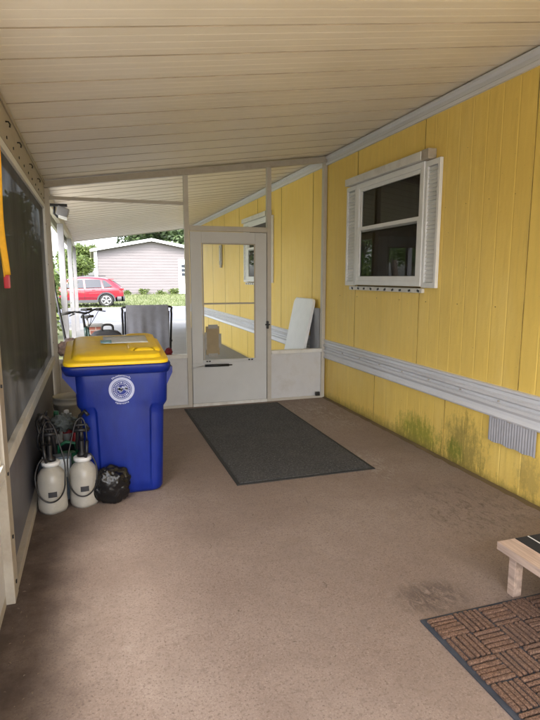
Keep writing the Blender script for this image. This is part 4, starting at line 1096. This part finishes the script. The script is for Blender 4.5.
def shrub(x, y, r, h, lab, m='leaf_bright', seed=1, n=2500, size=.12, grp='shrubs beside the carport'):
    t = thing('shrub', lab, 'shrub', (x, y, 0), grp); rnd = random.Random(seed)
    b = MB(); tips = []
    for k in range(7):
        a = rnd.uniform(0, 6.28); rr = r * rnd.uniform(.2, .7); z = h * rnd.uniform(.5, .9)
        b.tube([(x, y, -.02), (x + rr * .5 * math.cos(a), y + rr * .5 * math.sin(a), z * .6), (x + rr * math.cos(a), y + rr * math.sin(a), z)], .015, 5, taper=[1, .7, .3]); tips.append((x + rr * math.cos(a), y + rr * math.sin(a), z))
    b.build('stem', 'bark', t)
    b = MB()
    for i, c in enumerate(tips + [(x, y, h * .45), (x, y, h * .25)]): leaves(b, c, (r * .5, r * .5, h * .24), n // 9, size, seed * 17 + i)
    b.build('foliage', m, t, normals=False)
shrub(-1.05, 8.6, .5, 1.7, 'bright shrub just outside the left carport edge, nearest one', 'leaf_bright', 1, 2600, .11)
shrub(-1.25, 10.8, .6, 1.3, 'low bright bush between the first two carport posts', 'leaf_bright', 2, 2600, .11)
shrub(-1.5, 13.5, .7, 2.2, 'tall bush beside the second carport post', 'leaf_mid', 3, 3200, .13)
shrub(-1.7, 17.0, .8, 1.6, 'round bush past the last carport post', 'leaf_bright', 4, 3000, .14)
shrub(-1.0, 38.0, 1.1, 2.6, 'yellow-green bush beside the corner of the pale house', 'leaf_bright', 5, 4000, .2, 'bushes near the pale house')
shrub(-3.2, 39.0, 1.4, 3.0, 'larger green bush behind the parked car', 'leaf_mid', 6, 4000, .22, 'bushes near the pale house')
for i, (x, lab) in enumerate(((2.2, 'weedy tuft near the car end of the pale wall'), (3.4, 'weedy tuft under the gable peak of the pale wall'), (4.7, 'weedy tuft right of centre along the pale wall'), (5.6, 'weedy tuft beside the white porch door'))):
    shrub(x, 39.6, .4, .5 + .12 * (i % 2), lab, 'leaf_bright', 20 + i, 500, .13, 'weeds along the pale wall')

def palm(x, y, h, lab, seed, n=16, L=1.6):
    t = thing('palm', lab, 'palm', (x, y, 0), 'palms beside the carport'); rnd = random.Random(seed)
    b = MB(); pts = [(x + .06 * math.sin(k), y, h * k / 8) for k in range(9)]
    b.tube(pts, .09, 10, taper=[1.4, 1.1, 1, 1.05, 1, 1, .95, .95, .9]); b.build('trunk', 'bark', t)
    b = MB()
    for k in range(n):
        a = k * 2.4; el = rnd.uniform(.1, 1.1); prev = None
        ca, sa = math.cos(a), math.sin(a)
        def pt_(u): return Vector((x + ca * L * u * math.cos(el * (1 - .3 * u)), y + sa * L * u * math.cos(el * (1 - .3 * u)), h + L * math.sin(el) * u - L * .75 * u * u))
        for j in range(12):
            u = .12 + j * .075; p = pt_(u); dd = (pt_(u + .02) - p).normalized(); sd = dd.cross(Vector((0, 0, 1))).normalized(); ln_ = L * .32 * math.sin(math.pi * min(1, u * .9 + .12))
            for s_ in (-1, 1):
                e = p + (sd * s_ * .8 + dd * .5 + Vector((0, 0, -.35))) * ln_
                b.poly([p - dd * .014, p + dd * .02, e])
        b.poly([pt_(0) + Vector((0, 0, .01)), pt_(.5), pt_(1), pt_(.5) - Vector((0, 0, .02))])
    b.build('crown', 'leaf_bright', t, normals=False)
palm(-1.9, 12.0, 1.9, 'yellow-green palm beside the carport, nearest of the three', 1)
palm(-2.3, 15.5, 2.5, 'taller palm behind the second carport post', 2)
palm(-1.75, 20.5 - 3.2, 1.6, 'short palm near the road end of the carport', 3)
# low hedge line far away to close the horizon
for i, (x, y, r, h) in enumerate(((-16, 60, 7, 6), (-28, 52, 7, 6.5), (22, 62, 7, 7), (36, 55, 8, 7))):
    tree(x, y, h + 1, r * .7, ('leafy tree far beyond the road at left', 'leafy tree at the far left end of the road', 'leafy tree well right of the pale house', 'leafy tree at the far right end of the road')[i], 'leaf_mid', 40 + i, 3500, .6, 'distant trees')

# ------------------------------------------------------------------ camera, light, world
cam = bpy.data.cameras.new('Camera'); co = bpy.data.objects.new('Camera', cam); COL.objects.link(co); sc.camera = co
cam.sensor_fit = 'VERTICAL'; cam.sensor_height = 24; cam.lens = 18.0; cam.clip_end = 600; cam.clip_start = .02
co.location = (0, 0, 1.48); co.rotation_euler = (R(90 - 8.738), 0, R(-18.046))
SUN_EL, SUN_AZ = 52, 205   # azimuth clockwise from +Y (north)
s = bpy.data.lights.new('Sun', 'SUN'); so = bpy.data.objects.new('Sun', s); COL.objects.link(so)
s.energy = 5.0; s.angle = R(14); s.color = (1, .95, .87)
d = Vector((math.sin(R(SUN_AZ)) * math.cos(R(SUN_EL)), math.cos(R(SUN_AZ)) * math.cos(R(SUN_EL)), math.sin(R(SUN_EL))))
so.rotation_euler = d.to_track_quat('Z', 'Y').to_euler()
w = bpy.data.worlds.new('World'); sc.world = w; w.use_nodes = True
nt = w.node_tree; bg = nt.nodes['Background']
sky = nt.nodes.new('ShaderNodeTexSky'); sky.sky_type = 'NISHITA'; sky.sun_disc = False
sky.sun_elevation = R(SUN_EL); sky.sun_rotation = R(SUN_AZ); sky.dust_density = 3.5; sky.air_density = .9; sky.ozone_density = .6
hs = nt.nodes.new('ShaderNodeHueSaturation'); hs.inputs['Saturation'].default_value = .45
nt.links.new(sky.outputs[0], hs.inputs['Color']); nt.links.new(hs.outputs[0], bg.inputs[0]); bg.inputs[1].default_value = 1.22
sc.view_settings.view_transform = 'Standard'; sc.view_settings.look = 'None'; sc.view_settings.exposure = 0
sc.cycles.max_bounces = 8; sc.cycles.diffuse_bounces = 4; sc.cycles.transparent_max_bounces = 16
for o in bpy.data.objects:
    if '_w' in o: del o['_w']
